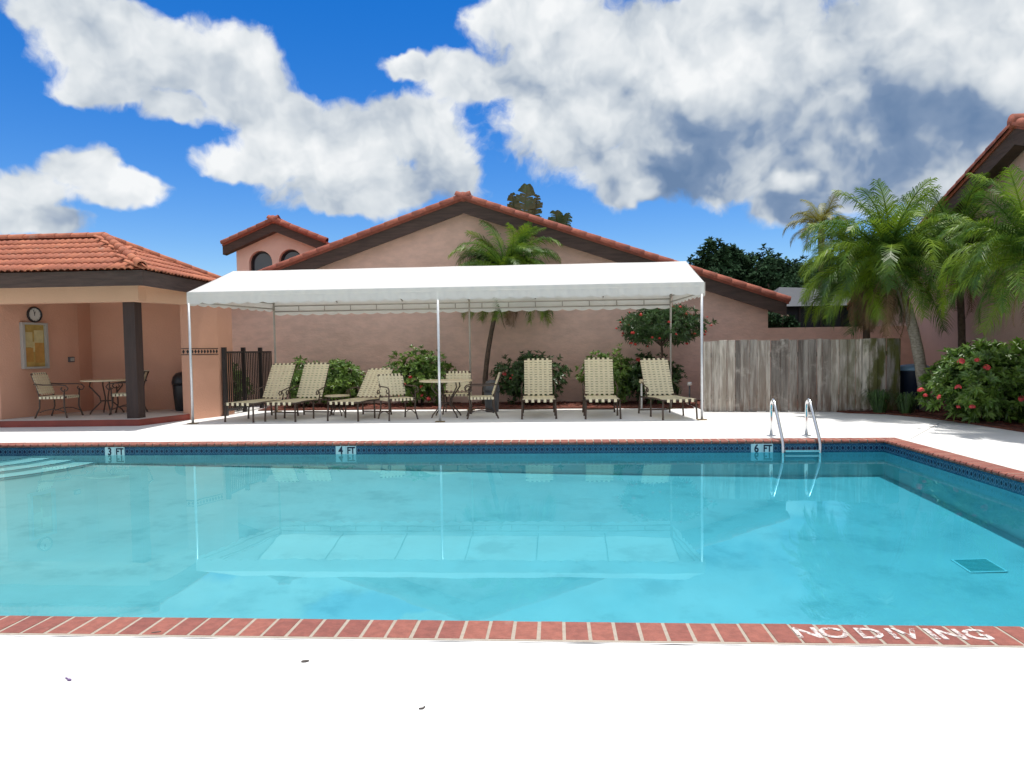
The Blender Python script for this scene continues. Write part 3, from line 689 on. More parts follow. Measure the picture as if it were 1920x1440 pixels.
MB().tube([(ta.x, TY-.03, ta.z-.05), (ta.x, TY+3.9, ta.z-.05)], .12, 12).build('ridge_tiles', M_terrad, tw, True)
# house on the right, gable facing left
HX = 8.5
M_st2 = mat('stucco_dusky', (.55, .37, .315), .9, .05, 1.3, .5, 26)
h2 = thing('neighbouring_house', 'shaded pink stucco house with steep tiled gable behind the palms', 'house', (HX, 15, 0))
a2 = AX(1906, 222, HX-.25); e2 = AX(1765, 378, HX-.25); s2 = (a2.z-e2.z)/(e2.y-a2.y)
def z2(y): return a2.z-s2*abs(y-a2.y)
yf, yn = a2.y+7.2, a2.y-7.2
pts = [(yn, 0), (yf, 0), (yf, z2(yf)-.42), (a2.y, a2.z-.42), (yn, z2(yn)-.42)]
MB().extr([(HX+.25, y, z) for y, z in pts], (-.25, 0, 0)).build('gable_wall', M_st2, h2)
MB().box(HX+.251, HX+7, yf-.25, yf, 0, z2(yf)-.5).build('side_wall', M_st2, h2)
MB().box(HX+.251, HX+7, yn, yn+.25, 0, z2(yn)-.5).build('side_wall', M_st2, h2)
r2 = MB()
for ye in (yf+.6, yn-.6):
    r2.extr([(HX-.3, a2.y, a2.z-.09), (HX-.3, ye, z2(ye)-.09), (HX-.3, ye, z2(ye)-.17), (HX-.3, a2.y, a2.z-.17)], (7.5, 0, 0))
r2o = r2.build('roof', M_terrad, h2)
for ye in (yf+.6, yn-.6):
    MB().extr([(HX-.27, a2.y, a2.z-.172), (HX-.27, ye, z2(ye)-.172), (HX-.27, ye, z2(ye)-.46), (HX-.27, a2.y, a2.z-.46)], (.26, 0, 0)).build('barge_board', M_fascia, h2)
    cap_run(r2o, (HX-.24, ye, z2(ye)-.10), (HX-.24, a2.y, a2.z-.10), CAPD, 'rake_tile', 0, .36)
MB().tube([(HX-.34, a2.y, a2.z-.05), (HX+7, a2.y, a2.z-.05)], .13, 12).build('ridge_tiles', M_terrad, h2, True)
# low garden wall and screened patio
lwz = AY(1560, 613, WY).z
tag(MB().box(xr+.002, HX+.0, WY+.02, WY+.22, 0, lwz).build('garden_wall', M_rough), 'low pink stucco garden wall joining the two houses', 'wall')
sp = AY(1478, 575, 21); sq = AY(1585, 575, 21)
pat = thing('screened_patio', 'dark screened patio with grey pitched roof behind the garden wall', 'patio enclosure', (sp.x, 21, 0))
pz = sp.z; pk = AY(1478, 549, 21.5).z
MB().prism([(sp.x-.3, 21), (sq.x+.6, 21), (sq.x+.6, 24), (sp.x-.3, 24)], 0, pz-.01).build('screen', M_screen, pat)
MB().add([(sp.x-.5, 20.8, pz), (sq.x+.8, 20.8, pz), (sq.x+.8, 24.2, pz), (sp.x-.5, 24.2, pz), (sp.x+.2, 22.5, pk+.25), (sp.x+1.2, 22.5, pk+.2)], [(0,1,5,4),(1,2,5),(2,3,4,5),(3,0,4)]).build('roof', M_tarp, pat)
for x in np.linspace(sp.x-.28, sq.x+.5, 5): MB().box(x-.03, x+.03, 20.96, 20.995, 0, pz).build('post', M_black, pat)

# ------------------------------------------------------------------ fences
f0, f1, f2 = Vector((2.95, 14.78, 0)), Vector((5.75, 14.45, 0)), Vector((6.60, 14.32, 0))
wfz = thing('wooden_fence', 'weathered grey plank privacy fence with moss beside the canopy', 'fence', f0)
FH = 1.445; d = (f2-f0).normalized(); L = (f2-f0).length; nrm = Vector((d.y, -d.x, 0)); s = 0; k = 0
while s < L-.04:
    w_ = min(rnd.choice((.15, .155, .16, .175, .10)), L-s); b = MB(); Mp = basis(f0+d*s+nrm*rnd.uniform(-.014, .018), d, -nrm, Vector((0, 0, 1)))
    zt = FH+rnd.uniform(-.012, .014); zb = rnd.uniform(.004, .012); e = rnd.uniform(-.004, .004)
    b.add([Mp @ Vector(q) for q in ((0, 0, zb), (w_-.008, 0, zb), (w_-.008, .02, zb), (0, .02, zb), (e, 0, zt), (w_-.008+e, 0, zt+rnd.uniform(-.006, .006)), (w_-.008+e, .02, zt), (e, .02, zt))], [(3,2,1,0),(4,5,6,7),(0,1,5,4),(1,2,6,5),(2,3,7,6),(3,0,4,7)])
    b.build('plank', M_wood, wfz); s += w_; k += 1
for z in (.3, 1.15):
    MB().box(0, L, .05, .09, z-.045, z+.045, basis(f0, d, -nrm, Vector((0, 0, 1)))).build('rail', M_rail, wfz)
Ms2 = basis(f2, -nrm, -d, Vector((0, 0, 1)))
for i in range(4): MB().box(.03+i*.15, .175+i*.15, -.02, 0, .02, FH-.01+rnd.uniform(-.01, .01), Ms2).build('plank', M_wood, wfz)
# moss is part of the plank material
def moss(m):
    nt = m.node_tree; t = NT(nt); b = nt.nodes['Principled BSDF']; lk = b.inputs['Base Color'].links[0].from_socket
    geo = t.n('NewGeometry'); s_ = t.n('SeparateXYZ'); nt.links.new(geo.outputs['Position'], s_.inputs[0])
    f_ = t.math('MULTIPLY', t.mr(s_.outputs[0], 5.1, 6.3), t.mr(t.noise(t.vec('MULTIPLY', geo.outputs['Position'], (2.5, 1, .8)), 2.6, 5, .6), .38, .6))
    c = t.mix(f_, lk, (.095, .10, .022, 1))
    lo = t.math('MULTIPLY', t.mr(s_.outputs[2], .02, .75, 1, 0), t.mr(t.noise(t.vec('MULTIPLY', geo.outputs['Position'], (4, 1, .6)), 3, 5, .6), .45, .62))
    c = t.mix(t.math('MULTIPLY', lo, .6), c, (.16, .09, .055, 1)); t.put(b.inputs['Base Color'], c)
moss(M_wood)
q0, q1 = Vector((-7.08, 14.75, 0)), Vector((AY(508, 660, 17.4).x, 17.4, 0))
pf_ = thing('picket_fence', 'black metal picket fence between the clubhouse and the house', 'fence', q0)
d = (q1-q0); L = d.length; d.normalize(); PH = 1.40
npk = 27
for i in range(npk+1):
    p = q0+d*(L*i/npk)
    if i in (0, 10, 20): MB().box(p.x-.04, p.x+.04, p.y-.04, p.y+.04, 0, PH+.06).build('post', M_black, pf_)
    else: MB().box(p.x-.011, p.x+.011, p.y-.011, p.y+.011, .08, PH-.03).build('picket', M_black, pf_)
for z in (.12, PH-.045): MB().box(0, L, -.016, .016, z-.02, z+.02, basis(q0, d, Vector((-d.y, d.x, 0)), Vector((0, 0, 1)))).build('rail', M_black, pf_)

# ------------------------------------------------------------------ furniture
def chaise_parts(root, ang, back_len=.80):
    W = .62; hw = W/2; zr = .355; hy = 1.12; a = R_(ang)
    bx = lambda t_: Vector((0, hy+t_*math.cos(a), zr+.02+t_*math.sin(a)))
    for s in (-1, 1):
        MB().tube([(s*hw, .0, zr), (s*hw, .5, zr+.012), (s*hw, hy+.05, zr-.005), (s*hw, 1.45, zr-.02)], .016, 8).build('side_rail', M_frame, root, True)
        MB().tube([bx(0)+Vector((s*(hw-.035), 0, 0)), bx(back_len)+Vector((s*(hw-.035), 0, 0))], .016, 8).build('back_rail', M_frame, root, True)
        for yy, yb in ((.03, .01), (.72, .70), (1.42, 1.46)):
            MB().tube([(s*hw, yy, zr), (s*(hw+.01), (yy+yb)/2, .18), (s*(hw+.015), yb, .03), (s*(hw+.015), yb, 0)], [.017, .017, .018, .021], 8).build('leg', M_frame, root, True)
        arm = [(s*(hw+.012), .93, zr), (s*(hw+.03), .95, .48), (s*(hw+.03), .90, .54), (s*(hw+.03), .84, .55), (s*(hw+.03), .80, .51), (s*(hw+.03), .83, .47), (s*(hw+.03), .88, .48), (s*(hw+.03), .92, .56), (s*(hw+.03), 1.05, .585), (s*(hw+.01), hy+.30*math.cos(a)+.01, zr+.02+.30*math.sin(a))]
        MB().tube(arm, .012, 7).build('arm', M_frame, root, True)
    for yy, z in ((.0, zr), (1.45, zr-.02), (1.46, .07)):
        MB().tube([(-hw, yy, z), (hw, yy, z)], .014, 7).build('cross_bar', M_frame, root, True)
    pt = bx(back_len); MB().tube([pt+Vector((-hw+.035, 0, 0)), pt+Vector((hw-.035, 0, 0))], .015, 7).build('cross_bar', M_frame, root, True)
    st = bx(.35); MB().tube([st+Vector((0, .01, 0)), (0, 1.43, zr-.03)], .010, 6).build('back_stay', M_frame, root, True)
    # woven straps
    sw = MB(); y = .03
    while y < hy-.03: sw.box(-hw-.006, hw+.006, y, y+.050, zr+.016, zr+.020); y += .060
    for x in (-.23, -.115, 0, .115, .23):
        sw.box(x-.026, x+.026, -.02, hy, zr+.021, zr+.024); sw.box(x-.026, x+.026, -.022, -.018, zr-.035, zr+.022)
    sw.build('seat_webbing', M_strap, root, kind='stuff')
    bw_ = MB(); Mb = basis(bx(0), Vector((1, 0, 0)), Vector((0, math.cos(a), math.sin(a))), Vector((0, -math.sin(a), math.cos(a)))); t_ = .03
    while t_ < back_len-.04: bw_.box(-hw+.022, hw-.022, t_, t_+.044, .014, .018, Mb); t_ += .0545
    for x in (-.195, -.098, 0, .098, .195):
        if abs(x) < .2: bw_.box(x-.024, x+.024, 0, back_len+.018, .019, .022, Mb)
    for x in (-.195, -.098, 0, .098, .195): bw_.box(x-.024, x+.024, back_len+.016, back_len+.020, -.02, .0225, Mb)
    bw_.build('back_webbing', M_strap, root, kind='stuff')
def place(o, loc, rz=0):
    o.location = loc; o.rotation_euler = (0, 0, rz); OFF[o] = Vector(loc)
CG = 'strap chaise loungers under the canopy'
def chaise(label, px0, px1, py, ang, rz, src=None):
    c = (G(px0, py)+G(px1, py))/2
    if src is None:
        o = thing('chaise_lounge', label, 'lounger', (0, 0, 0), CG); chaise_parts(o, ang)
    else:
        o = copy_tree(src); o['label'] = label; o['group'] = CG
    place(o, (c.x, c.y, 0), rz); return o
ch_a = chaise('cream strap lounger next to the black picket fence, back raised', 416, 480, 792, 62, R_(-14))
chaise('cream strap lounger with raised back beside the low side table', 492, 558, 791, 62, R_(-10), ch_a)
chaise('cream strap lounger with lowered back beside the dining chairs', 611, 674, 790, 45, R_(-12))
ch_s = chaise('cream strap lounger facing the pool in front of the shrub by the palm', 977, 1045, 786, 66, R_(2))
chaise('cream strap lounger facing the pool in front of the pale-tipped shrub', 1097, 1165, 786, 66, R_(0), ch_s)
chaise('cream strap lounger turned aside next to the right canopy pole', 1243, 1308, 787, 60, R_(11), ch_a)
def chair_parts(root):
    hw, sd, zs = .27, .24, .40
    for s in (-1, 1):
        MB().tube([(s*hw, -sd, .56), (s*(hw+.005), -sd+.01, zs), (s*(hw-.005), -sd+.02, .2), (s*(hw+.02), -sd-.03, .03), (s*(hw+.025), -sd-.04, 0)], [.013, .015, .015, .016, .018], 8).build('leg', M_frame, root, True)
        MB().tube([(s*(hw-.02), sd+.14, .86), (s*(hw-.02), sd+.05, .62), (s*(hw-.02), sd, zs), (s*(hw-.01), sd, .2), (s*(hw+.01), sd+.07, .03), (s*(hw+.012), sd+.08, 0)], [.013, .015, .015, .015, .016, .018], 8).build('leg', M_frame, root, True)
        arm = [(s*(hw-.02), sd+.10, .66), (s*(hw+.02), sd-.1, .645), (s*(hw+.03), -sd+.06, .64), (s*(hw+.03), -sd-.04, .625), (s*(hw+.03), -sd-.08, .575), (s*(hw+.03), -sd-.05, .525), (s*(hw+.03), -sd+.02, .52), (s*(hw+.03), -sd+.055, .56), (s*(hw+.03), -sd+.03, .59)]
        MB().tube(arm, .012, 7).build('arm', M_frame, root, True)
        MB().tube([(s*hw, -sd, .11), (s*hw, -sd/2, .155), (s*hw, 0, .17), (s*hw, sd/2, .155), (s*hw, sd, .11)], .010, 6).build('stretcher', M_frame, root, True)
        MB().tube([(s*(hw-.01), -sd, zs), (s*(hw-.02), sd, zs-.01)], .013, 7).build('seat_rail', M_frame, root, True)
    MB().tube([(-hw, -sd, zs), (hw, -sd, zs)], .013, 7).build('cross_bar', M_frame, root, True)
    MB().tube([(-hw+.02, sd+.14, .86), (hw-.02, sd+.14, .86)], .013, 7).build('cross_bar', M_frame, root, True)
    MB().tube([(-hw+.02, sd, zs+.02), (hw-.02, sd, zs+.02)], .012, 7).build('cross_bar', M_frame, root, True)
    b = MB(); y = -sd+.02
    while y < sd-.03: b.box(-hw-.004, hw+.004, y, y+.048, zs+.014, zs+.018); b.box(-hw-.008, -hw-.004, y, y+.048, zs-.03, zs+.018); b.box(hw+.004, hw+.008, y, y+.048, zs-.03, zs+.018); y += .068
    for x in (-.19, -.114, -.038, .038, .114, .19): b.box(x-.024, x+.024, -sd-.012, sd, zs+.019, zs+.022); b.box(x-.024, x+.024, -sd-.016, -sd-.012, zs-.03, zs+.022)
    b.build('seat_webbing', M_strap, root, kind='stuff')
    p0, p1 = Vector((0, sd+.005, .47)), Vector((0, sd+.14, .86)); yv = (p1-p0).normalized(); LL = (p1-p0).length
    Mb = basis(p0, Vector((1, 0, 0)), yv, Vector((1, 0, 0)).cross(yv)); b = MB(); t_ = 0
    while t_ < LL-.03: b.box(-hw+.004, hw-.004, t_, t_+.046, .013, .017, Mb); t_ += .055
    for x in (-.19, -.114, -.038, .038, .114, .19): b.box(x-.022, x+.022, -.03, LL+.015, .018, .021, Mb); b.box(x-.022, x+.022, LL+.013, LL+.017, -.018, .0215, Mb)
    b.build('back_webbing', M_strap, root, kind='stuff')
CHG = 'strap patio chairs'
chr0 = thing('patio_chair', 'cream strap armchair on the porch under the notice board', 'chair', (0, 0, 0), CHG); chair_parts(chr0)
def chair(label, loc, rz, first=False):
    o = chr0 if first else copy_tree(chr0); o['label'] = label; o['group'] = CHG; place(o, loc, rz); return o
cl = (G(79, 783, .124)+G(152, 781, .124))/2
chair('cream strap armchair on the porch under the notice board', (-9.83, 13.46, .124), R_(98), True)
chair('cream strap armchair on the porch behind the brown corner post', (-8.86, 14.12, .124), R_(-68))
tc_ = G(838, 782); 
cA_ = (G(712, 786)+G(786, 783))/2
chair('cream strap armchair beside the lowered lounger, turned towards the round table', (cA_.x, 13.75, 0), R_(35))
cB_ = G(855, 776); chair('cream strap armchair behind the round table, facing the pool', (AY(858, 740, 14.95).x, 14.95, 0), R_(4))
chair('cream strap armchair between the round table and the grey bin', (AY(902, 740, 13.95).x, 13.95, 0), R_(-82))
def table(label, c, r, h, z0=0., low=False):
    t = thing('side_table' if low else 'round_table', label, 'table', (c[0], c[1], z0))
    MB().lathe((c[0], c[1], z0), [(r-.02, h-.03), (r, h-.022), (r, h-.004), (r-.008, h)], 40).build('table_top', M_top, t)
    for k in range(4):
        a = R_(45+90*k); u = Vector((math.cos(a), math.sin(a), 0)); b = Vector((c[0], c[1], z0)); q = .55 if not low else .8
        MB().tube([b+u*r*.62+Vector((0, 0, h-.03)), b+u*r*.66+Vector((0, 0, h*.82)), b+u*r*.5*q+Vector((0, 0, h*.5)), b+u*r*.42*q+Vector((0, 0, h*.35)), b+u*r*.62+Vector((0, 0, .06)), b+u*r*.68], .014 if not low else .012, 8).build('leg', M_frame, t, True)
    rr = r*.42*(.55 if not low else .8)+.012
    MB().tube([Vector((c[0]+rr*math.cos(a), c[1]+rr*math.sin(a), z0+h*.38)) for a in [2*math.pi*k/20 for k in range(21)]], .010, 6).build('ring', M_frame, t, True)
tY = 14.15; table('round cream-topped patio table under the canopy behind the middle pole', (AY(836, 712, tY).x, tY), .53, .735)
tp = (-9.32, 14.15); table('round cream-topped table on the clubhouse porch', tp, .46, .70, .124)
lt = AY(632, 741, 14.6); table('low cream-topped side table between the loungers', (lt.x, 14.6), .26, .43, 0, True)
# grey bin near the palm
gx = AY(922, 740, 15.2).x
gb = thing('grey_bin', 'grey plastic bin with swing lid near the palm trunk', 'bin', (gx, 15.2, 0))
MB().lathe((gx, 15.2, 0), [(.12, 0), (.14, .01), (.165, .42), (.17, .44)], 20).build('body', M_grey, gb, True)
MB().lathe((gx, 15.2, 0), [(.178, .44), (.18, .50), (.165, .56), (.11, .66), (.03, .69)], 20).build('lid', M_grey, gb, True)
# path lights
def path_light(px, py, top, Y, label):
    p = AY(px, py, Y); zt = AY(px, top, Y).z
    t = thing('path_light', label, 'garden light', (p.x, Y, 0))
    MB().tube([(p.x, Y, 0), (p.x, Y, zt-.08)], .02, 10).build('stem', M_white if Y < 16 else M_grey, t, True)
    MB().lathe((p.x, Y, 0), [(.03, zt-.085), (.055, zt-.07), (.045, zt-.005), (.02, zt)], 14).build('lamp_head', M_top if Y < 16 else M_white, t, True)
path_light(1203, 766, 711, 15.55, 'white stemmed path light beside the mulch bed')
path_light(1293, 750, 716, 16.2, 'short dark garden stake light against the pink wall')
# blue-lidded barrel beside the fence end
bp = AY(1712, 695, 14.75)
br = thing('storage_drum', 'dark drum with pale blue lid beside the wooden fence', 'drum', (bp.x, 14.75, 0))
MB().lathe((bp.x, 14.75, 0), [(.25, .0), (.27, .02), (.29, .78), (.30, .80)], 24).build('body', M_bluedk, br, True)
MB().lathe((bp.x, 14.75, 0), [(.33, .80), (.335, .84), (.25, .90), (.02, .93)], 24).build('lid', M_blue, br, True)

# ------------------------------------------------------------------ planting beds
bed1 = [(-6.9, 15.95), (-4.2, 15.98), (-2.7, 15.9), (-.8, 15.8), (.13, 15.82), (2.2, 15.75), (2.9, 15.6), (2.95, 17.58), (-7.0, 17.58)]
e = [G(*q) for q in ((1590, 775), (1660, 777), (1730, 783.5), (1790, 791), (1850, 800), (1920, 811))]
bed2 = [(8.49, 8.6), (8.49, 14.9), (5.45, 14.9), (5.45, 14.52)]+[(p.x, p.y) for p in e]+[(6.95, 9.6), (7.3, 8.6)]
def inpoly(x, y, P):
    r = False; j = len(P)-1
    for i in range(len(P)):
        if (P[i][1] > y) != (P[j][1] > y) and x < (P[j][0]-P[i][0])*(y-P[i][1])/(P[j][1]-P[i][1])+P[i][0]: r = not r
        j = i
    return r
added_bed = [(3.0, 14.92), (5.44, 14.92), (5.44, 14.92), (8.48, 14.91), (8.48, 17.58), (3.0, 17.58)]  # unseen mulch added behind the fence to keep the plank gaps dark
del added_bed[2]
for P in (bed1, bed2, added_bed):
    me = MB().prism(P, .001, .03).build('mulch_bed', M_mulch); me['kind'] = 'structure'
    ch = MB(); xs_, ys_ = [p[0] for p in P], [p[1] for p in P]; n = 0
    while n < 2600:
        x, y = rnd.uniform(min(xs_), max(xs_)), rnd.uniform(min(ys_), max(ys_))
        if not inpoly(x, y, P): continue
        n += 1; M = Matrix.Translation((x, y, .035+rnd.uniform(0, .02))) @ Matrix.Rotation(rnd.uniform(0, 6.3), 4, 'Z') @ Matrix.Rotation(rnd.uniform(-.5, .5), 4, 'X')
        l_, w_ = rnd.uniform(.02, .055), rnd.uniform(.006, .014)
        ch.add([M @ Vector(q) for q in ((-l_, -w_, 0), (l_, -w_*.6, 0), (l_, w_, .003), (-l_, w_*.7, .004))], [(0, 1, 2, 3)])
    ch.build('mulch_chips', M_chip, me, kind='stuff')

# ------------------------------------------------------------------ plants
def leafy(mb, r, c, rad, tips, leaf, per=8, flat=.0, lo=-.55, shell=.55, wid=.38, seed=0):
    off = Vector((seed*7.3, seed*3.1, 0))
    for _ in range(tips):
        while True:
            v = Vector((r.gauss(0, 1), r.gauss(0, 1), r.gauss(0, 1))).normalized()
            if v.z > lo: break
        lump = 1+.34*noise.noise(v*2.3+off)+.22*noise.noise(v*5.1+off)
        k = (shell+(1-shell)*r.random()**.6)*lump
        p = Vector((c[0]+v.x*rad[0]*k, c[1]+v.y*rad[1]*k, c[2]+v.z*rad[2]*k))
        ax = (v+Vector((0, 0, .6))+Vector((r.uniform(-.5, .5), r.uniform(-.5, .5), r.uniform(-.3, .3)))).normalized()
        u = ax.orthogonal().normalized(); w = ax.cross(u); ph = r.uniform(0, 6.3)
        for i in range(per):
            a = ph+i*2.4; el = r.uniform(.15, .95); dr = ((u*math.cos(a)+w*math.sin(a))*math.cos(el)+ax*math.sin(el)).normalized()
            sd = dr.cross(ax+Vector((.01, .02, .03))).normalized(); L = leaf*r.uniform(.7, 1.25); b = p-ax*(.35*leaf*r.random()); dn = sd.cross(dr)
            m_ = b+dr*L*.5+dn*L*.06; t = b+dr*L-Vector((0, 0, L*.12))
            mb.add([b, m_+sd*L*wid*.5, t, m_-sd*L*wid*.5], [(0, 1, 2), (0, 2, 3)])
def flower_mesh(m, r=.05):
    b = MB(); q = random.Random(3)
    for i in range(14):
        v = Vector((q.gauss(0, 1), q.gauss(0, 1), abs(q.gauss(0, 1))+.2)).normalized(); p = v*r*.75; u = v.orthogonal().normalized(); w = v.cross(u); s_ = r*.42
        b.add([p+u*s_, p+w*s_, p-u*s_, p-w*s_, p+v*s_*.3], [(0, 1, 4), (1, 2, 4), (2, 3, 4), (3, 0, 4)])
    return b.mesh('flower_cluster', m)
FL_R, FL_P = flower_mesh(M_flower, .042), flower_mesh(M_hib, .056)
def shrub(name, label, cat, c, rad, tips, leaf, m, seed, flowers=0, fm=None, front_only=True, per=8, lo=-.55, fl_pts=None, group=None):
    r = random.Random(seed); t = thing(name, label, cat, (c[0], c[1], .03), group)
    mb = MB(); leafy(mb, r, c, rad, tips, leaf, per, seed=seed, lo=lo); leafy(mb, r, c, [q*.62 for q in rad], tips//3, leaf, per, seed=seed, lo=lo)
    mb.build('foliage', m, t)
    for k in range(6):
        a = r.uniform(0, 6.3); q = Vector((c[0]+math.cos(a)*rad[0]*.5, c[1]+math.sin(a)*rad[1]*.5, c[2]+rad[2]*.2))
        MB().tube([(c[0]+math.cos(a)*.06, c[1]+math.sin(a)*.06, 0.02), ((c[0]+q.x)/2, (c[1]+q.y)/2, q.z*.6), q], [.016, .012, .006], 6).build('stem', M_barkd, t, True)
    pts = [Vector(p) for p in (fl_pts or [])]
    for k in range(flowers):
        v = Vector((r.uniform(-1, 1), r.uniform(-1, .1), r.uniform(-.45, .9))).normalized()
        lump = 1+.34*noise.noise(v*2.3+Vector((seed*7.3, seed*3.1, 0)))
        pts.append(Vector((c[0]+v.x*rad[0]*lump, c[1]+v.y*rad[1]*lump, c[2]+v.z*rad[2]*lump)))
    for p in pts:
        inst('flower_cluster', fm, t, Matrix.Translation(p) @ Matrix.Rotation(r.uniform(0, 6), 4, 'Z') @ Matrix.Rotation(r.uniform(.2, 1.2), 4, 'X') @ Matrix.Scale(r.uniform(.7, 1.2), 4))
    return t
def PXZ(x, y, Y): return AY(x, y, Y)
Ysh = 16.75
def wall_shrub(label, x0, x1, ytop, ybot, seed, tips=420, fl=None, leaf=.105, m=None, Y=Ysh):
    a, b, tz_, bz_ = AY(x0, 700, Y), AY(x1, 700, Y), AY((x0+x1)/2, ytop, Y).z, AY((x0+x1)/2, ybot, Y).z
    bz_ = max(bz_, .12)
    fp = [AY(x, y, Y-.45) for x, y in (fl or [])]
    return shrub('shrub', label, 'shrub', ((a.x+b.x)/2, Y, (tz_+bz_)/2), (abs(b.x-a.x)/2*1.06, .56, (tz_-bz_)/2*1.1), tips, leaf, m or M_leaf, seed, 0, FL_P, fl_pts=fp, lo=-.9, group='shrubs along the pink wall')
wall_shrub('bright green shrub behind the picket fence by the clubhouse', 416, 462, 690, 760, 1, 200, Y=16.2)
wall_shrub('bright green shrub directly behind the two raised loungers', 535, 600, 678, 758, 2, 300)
wall_shrub('glossy green shrub behind the low side table', 585, 684, 676, 760, 3, 460)
wall_shrub('glossy green shrub with red blooms behind the round table', 727, 846, 662, 760, 4, 520, [(770, 709), (758, 722), (790, 725), (792, 742), (803, 748), (748, 745)])
wall_shrub('dark green shrub with red blooms between palm and straight lounger', 928, 1060, 664, 762, 5, 560, [(945, 702), (962, 704), (957, 710), (1000, 735)], m=M_leafd)
wall_shrub('dark shrub with pale yellow-green tips behind the straight lounger', 1090, 1190, 662, 762, 6, 440)
wall_shrub('dark leafy shrub under the red-flowered standard tree', 1165, 1278, 668, 762, 7, 480, [(1213, 715), (1196, 675)], m=M_leafd)
# ixora grown as a small standard
iy = 16.35; ic = AY(1240, 612, iy); ixo = thing('flowering_tree', 'small round-headed tree with red blossom beside the canopy end', 'tree', (ic.x, iy, 0))
r = random.Random(12); mb = MB(); irad = (.98, .75, .48)
leafy(mb, r, ic, irad, 620, .12, 8, seed=12, lo=-.8, wid=.26); leafy(mb, r, ic, [q*.6 for q in irad], 200, .12, 8, seed=12, lo=-.8, wid=.26)
mb.build('crown', M_leafd, ixo)
MB().tube([(ic.x+.06, iy, 0), (ic.x+.02, iy, .9), (ic.x, iy, ic.z-.2)], [.035, .03, .02], 8).build('trunk', M_barkd, ixo, True)
for k in range(6):
    a = k*1.05; MB().tube([(ic.x+.01, iy, ic.z-.45), (ic.x+math.cos(a)*.3, iy+math.sin(a)*.25, ic.z-.2), (ic.x+math.cos(a)*.65, iy+math.sin(a)*.5, ic.z+.05)], [.018, .012, .006], 6).build('limb', M_barkd, ixo, True)
for k in range(36):
    v = Vector((r.uniform(-1, 1), r.uniform(-1, .2), r.uniform(-.75, .9))).normalized(); l_ = 1.02+.3*noise.noise(v*2.3+Vector((12*7.3, 12*3.1, 0)))
    inst('flower_cluster', FL_R, ixo, Matrix.Translation((ic.x+v.x*irad[0]*l_, iy+v.y*irad[1]*l_, ic.z+v.z*irad[2]*l_)) @ Matrix.Rotation(r.uniform(0, 1.5), 4, 'X') @ Matrix.Scale(r.uniform(.6, 1.15), 4))
# large flowering bush on the right
bY = 12.35
fp = [AY(*q, bY-.75) for q in ((1727, 733), (1735, 742), (1796, 764), (1823, 764), (1802, 678), (1832, 676), (1797, 727), (1762, 745), (1916, 748), (1850, 690))]
bc_ = AY(1850, 715, bY)
shrub('flowering_bush', 'large glossy bush with pink-red flowers in the corner mulch bed', 'bush', (bc_.x+.05, bY, .68), (.98, .85, .66), 1050, .135, M_leaf, 21, 0, FL_P, lo=-.95, fl_pts=fp)
shrub('flowering_bush', 'dark leafy bush against the neighbouring house behind the flowering bush', 'bush', (8.0, 11.3, .62), (.75, .9, .62), 620, .13, M_leafd, 22, 0, FL_P, lo=-.95)
# strappy clumps at the fence foot
def grass_clump(label, px, py, Y, n, L, seed, m):
    r = random.Random(seed); p = AY(px, py, Y); t = thing('strappy_plant', label, 'plant', (p.x, Y, .03)); mb = MB()
    for k in range(n):
        a = r.uniform(0, 6.3); u = Vector((math.cos(a), math.sin(a), 0)); sdv = Vector((-u.y, u.x, 0))*.009; b = Vector((p.x, Y, .03))+u*r.uniform(0, .12); l_ = L*r.uniform(.6, 1.1); o = r.uniform(.3, 1)
        q1_ = b+u*l_*.35*o+Vector((0, 0, l_*.75)); q2_ = b+u*l_*.8*o+Vector((0, 0, l_*(.75-.35*o)))
        mb.add([b-sdv, b+sdv, q1_+sdv, q1_-sdv, q2_], [(0, 1, 2, 3), (3, 2, 4)])
    mb.build('leaves', m, t)
grass_clump('dark strappy clump at the foot of the mossy fence end', 1648, 765, 14.05, 130, .55, 31, M_leafd)
grass_clump('dark strappy clump between the fence end and the flowering bush', 1700, 770, 13.75, 120, .5, 32, M_leafd)

# palms
def frond_mesh(name, L, el, droop, m, seed, n=54, ll=.31):
    r = random.Random(seed); b = MB(); K = 12; pts = []; p = Vector((0, 0, 0)); a = el
    for i in range(K+1):
        pts.append(p.copy()); a -= droop*(.3+1.4*i/K)/K; p = p+Vector((math.cos(a), 0, math.sin(a)))*(L/K)
    b.tube(pts, [.014*(1-i/K)+.003 for i in range(K+1)], 4)
    for i in range(n):
        t_ = .12+.88*(i+.5)/n; f_ = t_*K; k = min(int(f_), K-1); q = pts[k].lerp(pts[k+1], f_-k); tg = (pts[k+1]-pts[k]).normalized()
        nn = Vector((0, 1, 0)).cross(tg)*-1; nn = nn if nn.z > 0 or True else -nn
        for s in (-1, 1):
            l_ = ll*(math.sin(math.pi*min(1, t_*.86+.10))**.6)*r.uniform(.85, 1.1)
            d_ = (Vector((0, s, 0))*.8+tg*(.55+.5*t_)+Vector((0, 0, r.uniform(-.10, .28)))).normalized()
            w_ = tg*.0075
            m1 = q+d_*l_*.55; tip_ = q+d_*l_-Vector((0, 0, l_*r.uniform(.25, .6)))
            b.add([q-w_, q+w_, m1+w_*.9, m1-w_*.9, tip_], [(0, 1, 2, 3), (3, 2, 4)])
    return b.mesh(name, m)
FR = {}
for nm, m in (('g', M_palm), ('y', M_palmy)):
    FR[nm] = [[frond_mesh('frond', 1.25, R_(el), R_(dr), m, 100+k*7+j) for j in range(2)] for k, (el, dr) in enumerate(((80, 60), (60, 100), (38, 115), (12, 95), (-22, 70)))]
FRD = [frond_mesh('dead_frond', 1.1, R_(el), R_(50), M_palmdead, 50+k, 26, .2) for k, el in enumerate((-35, -55))]
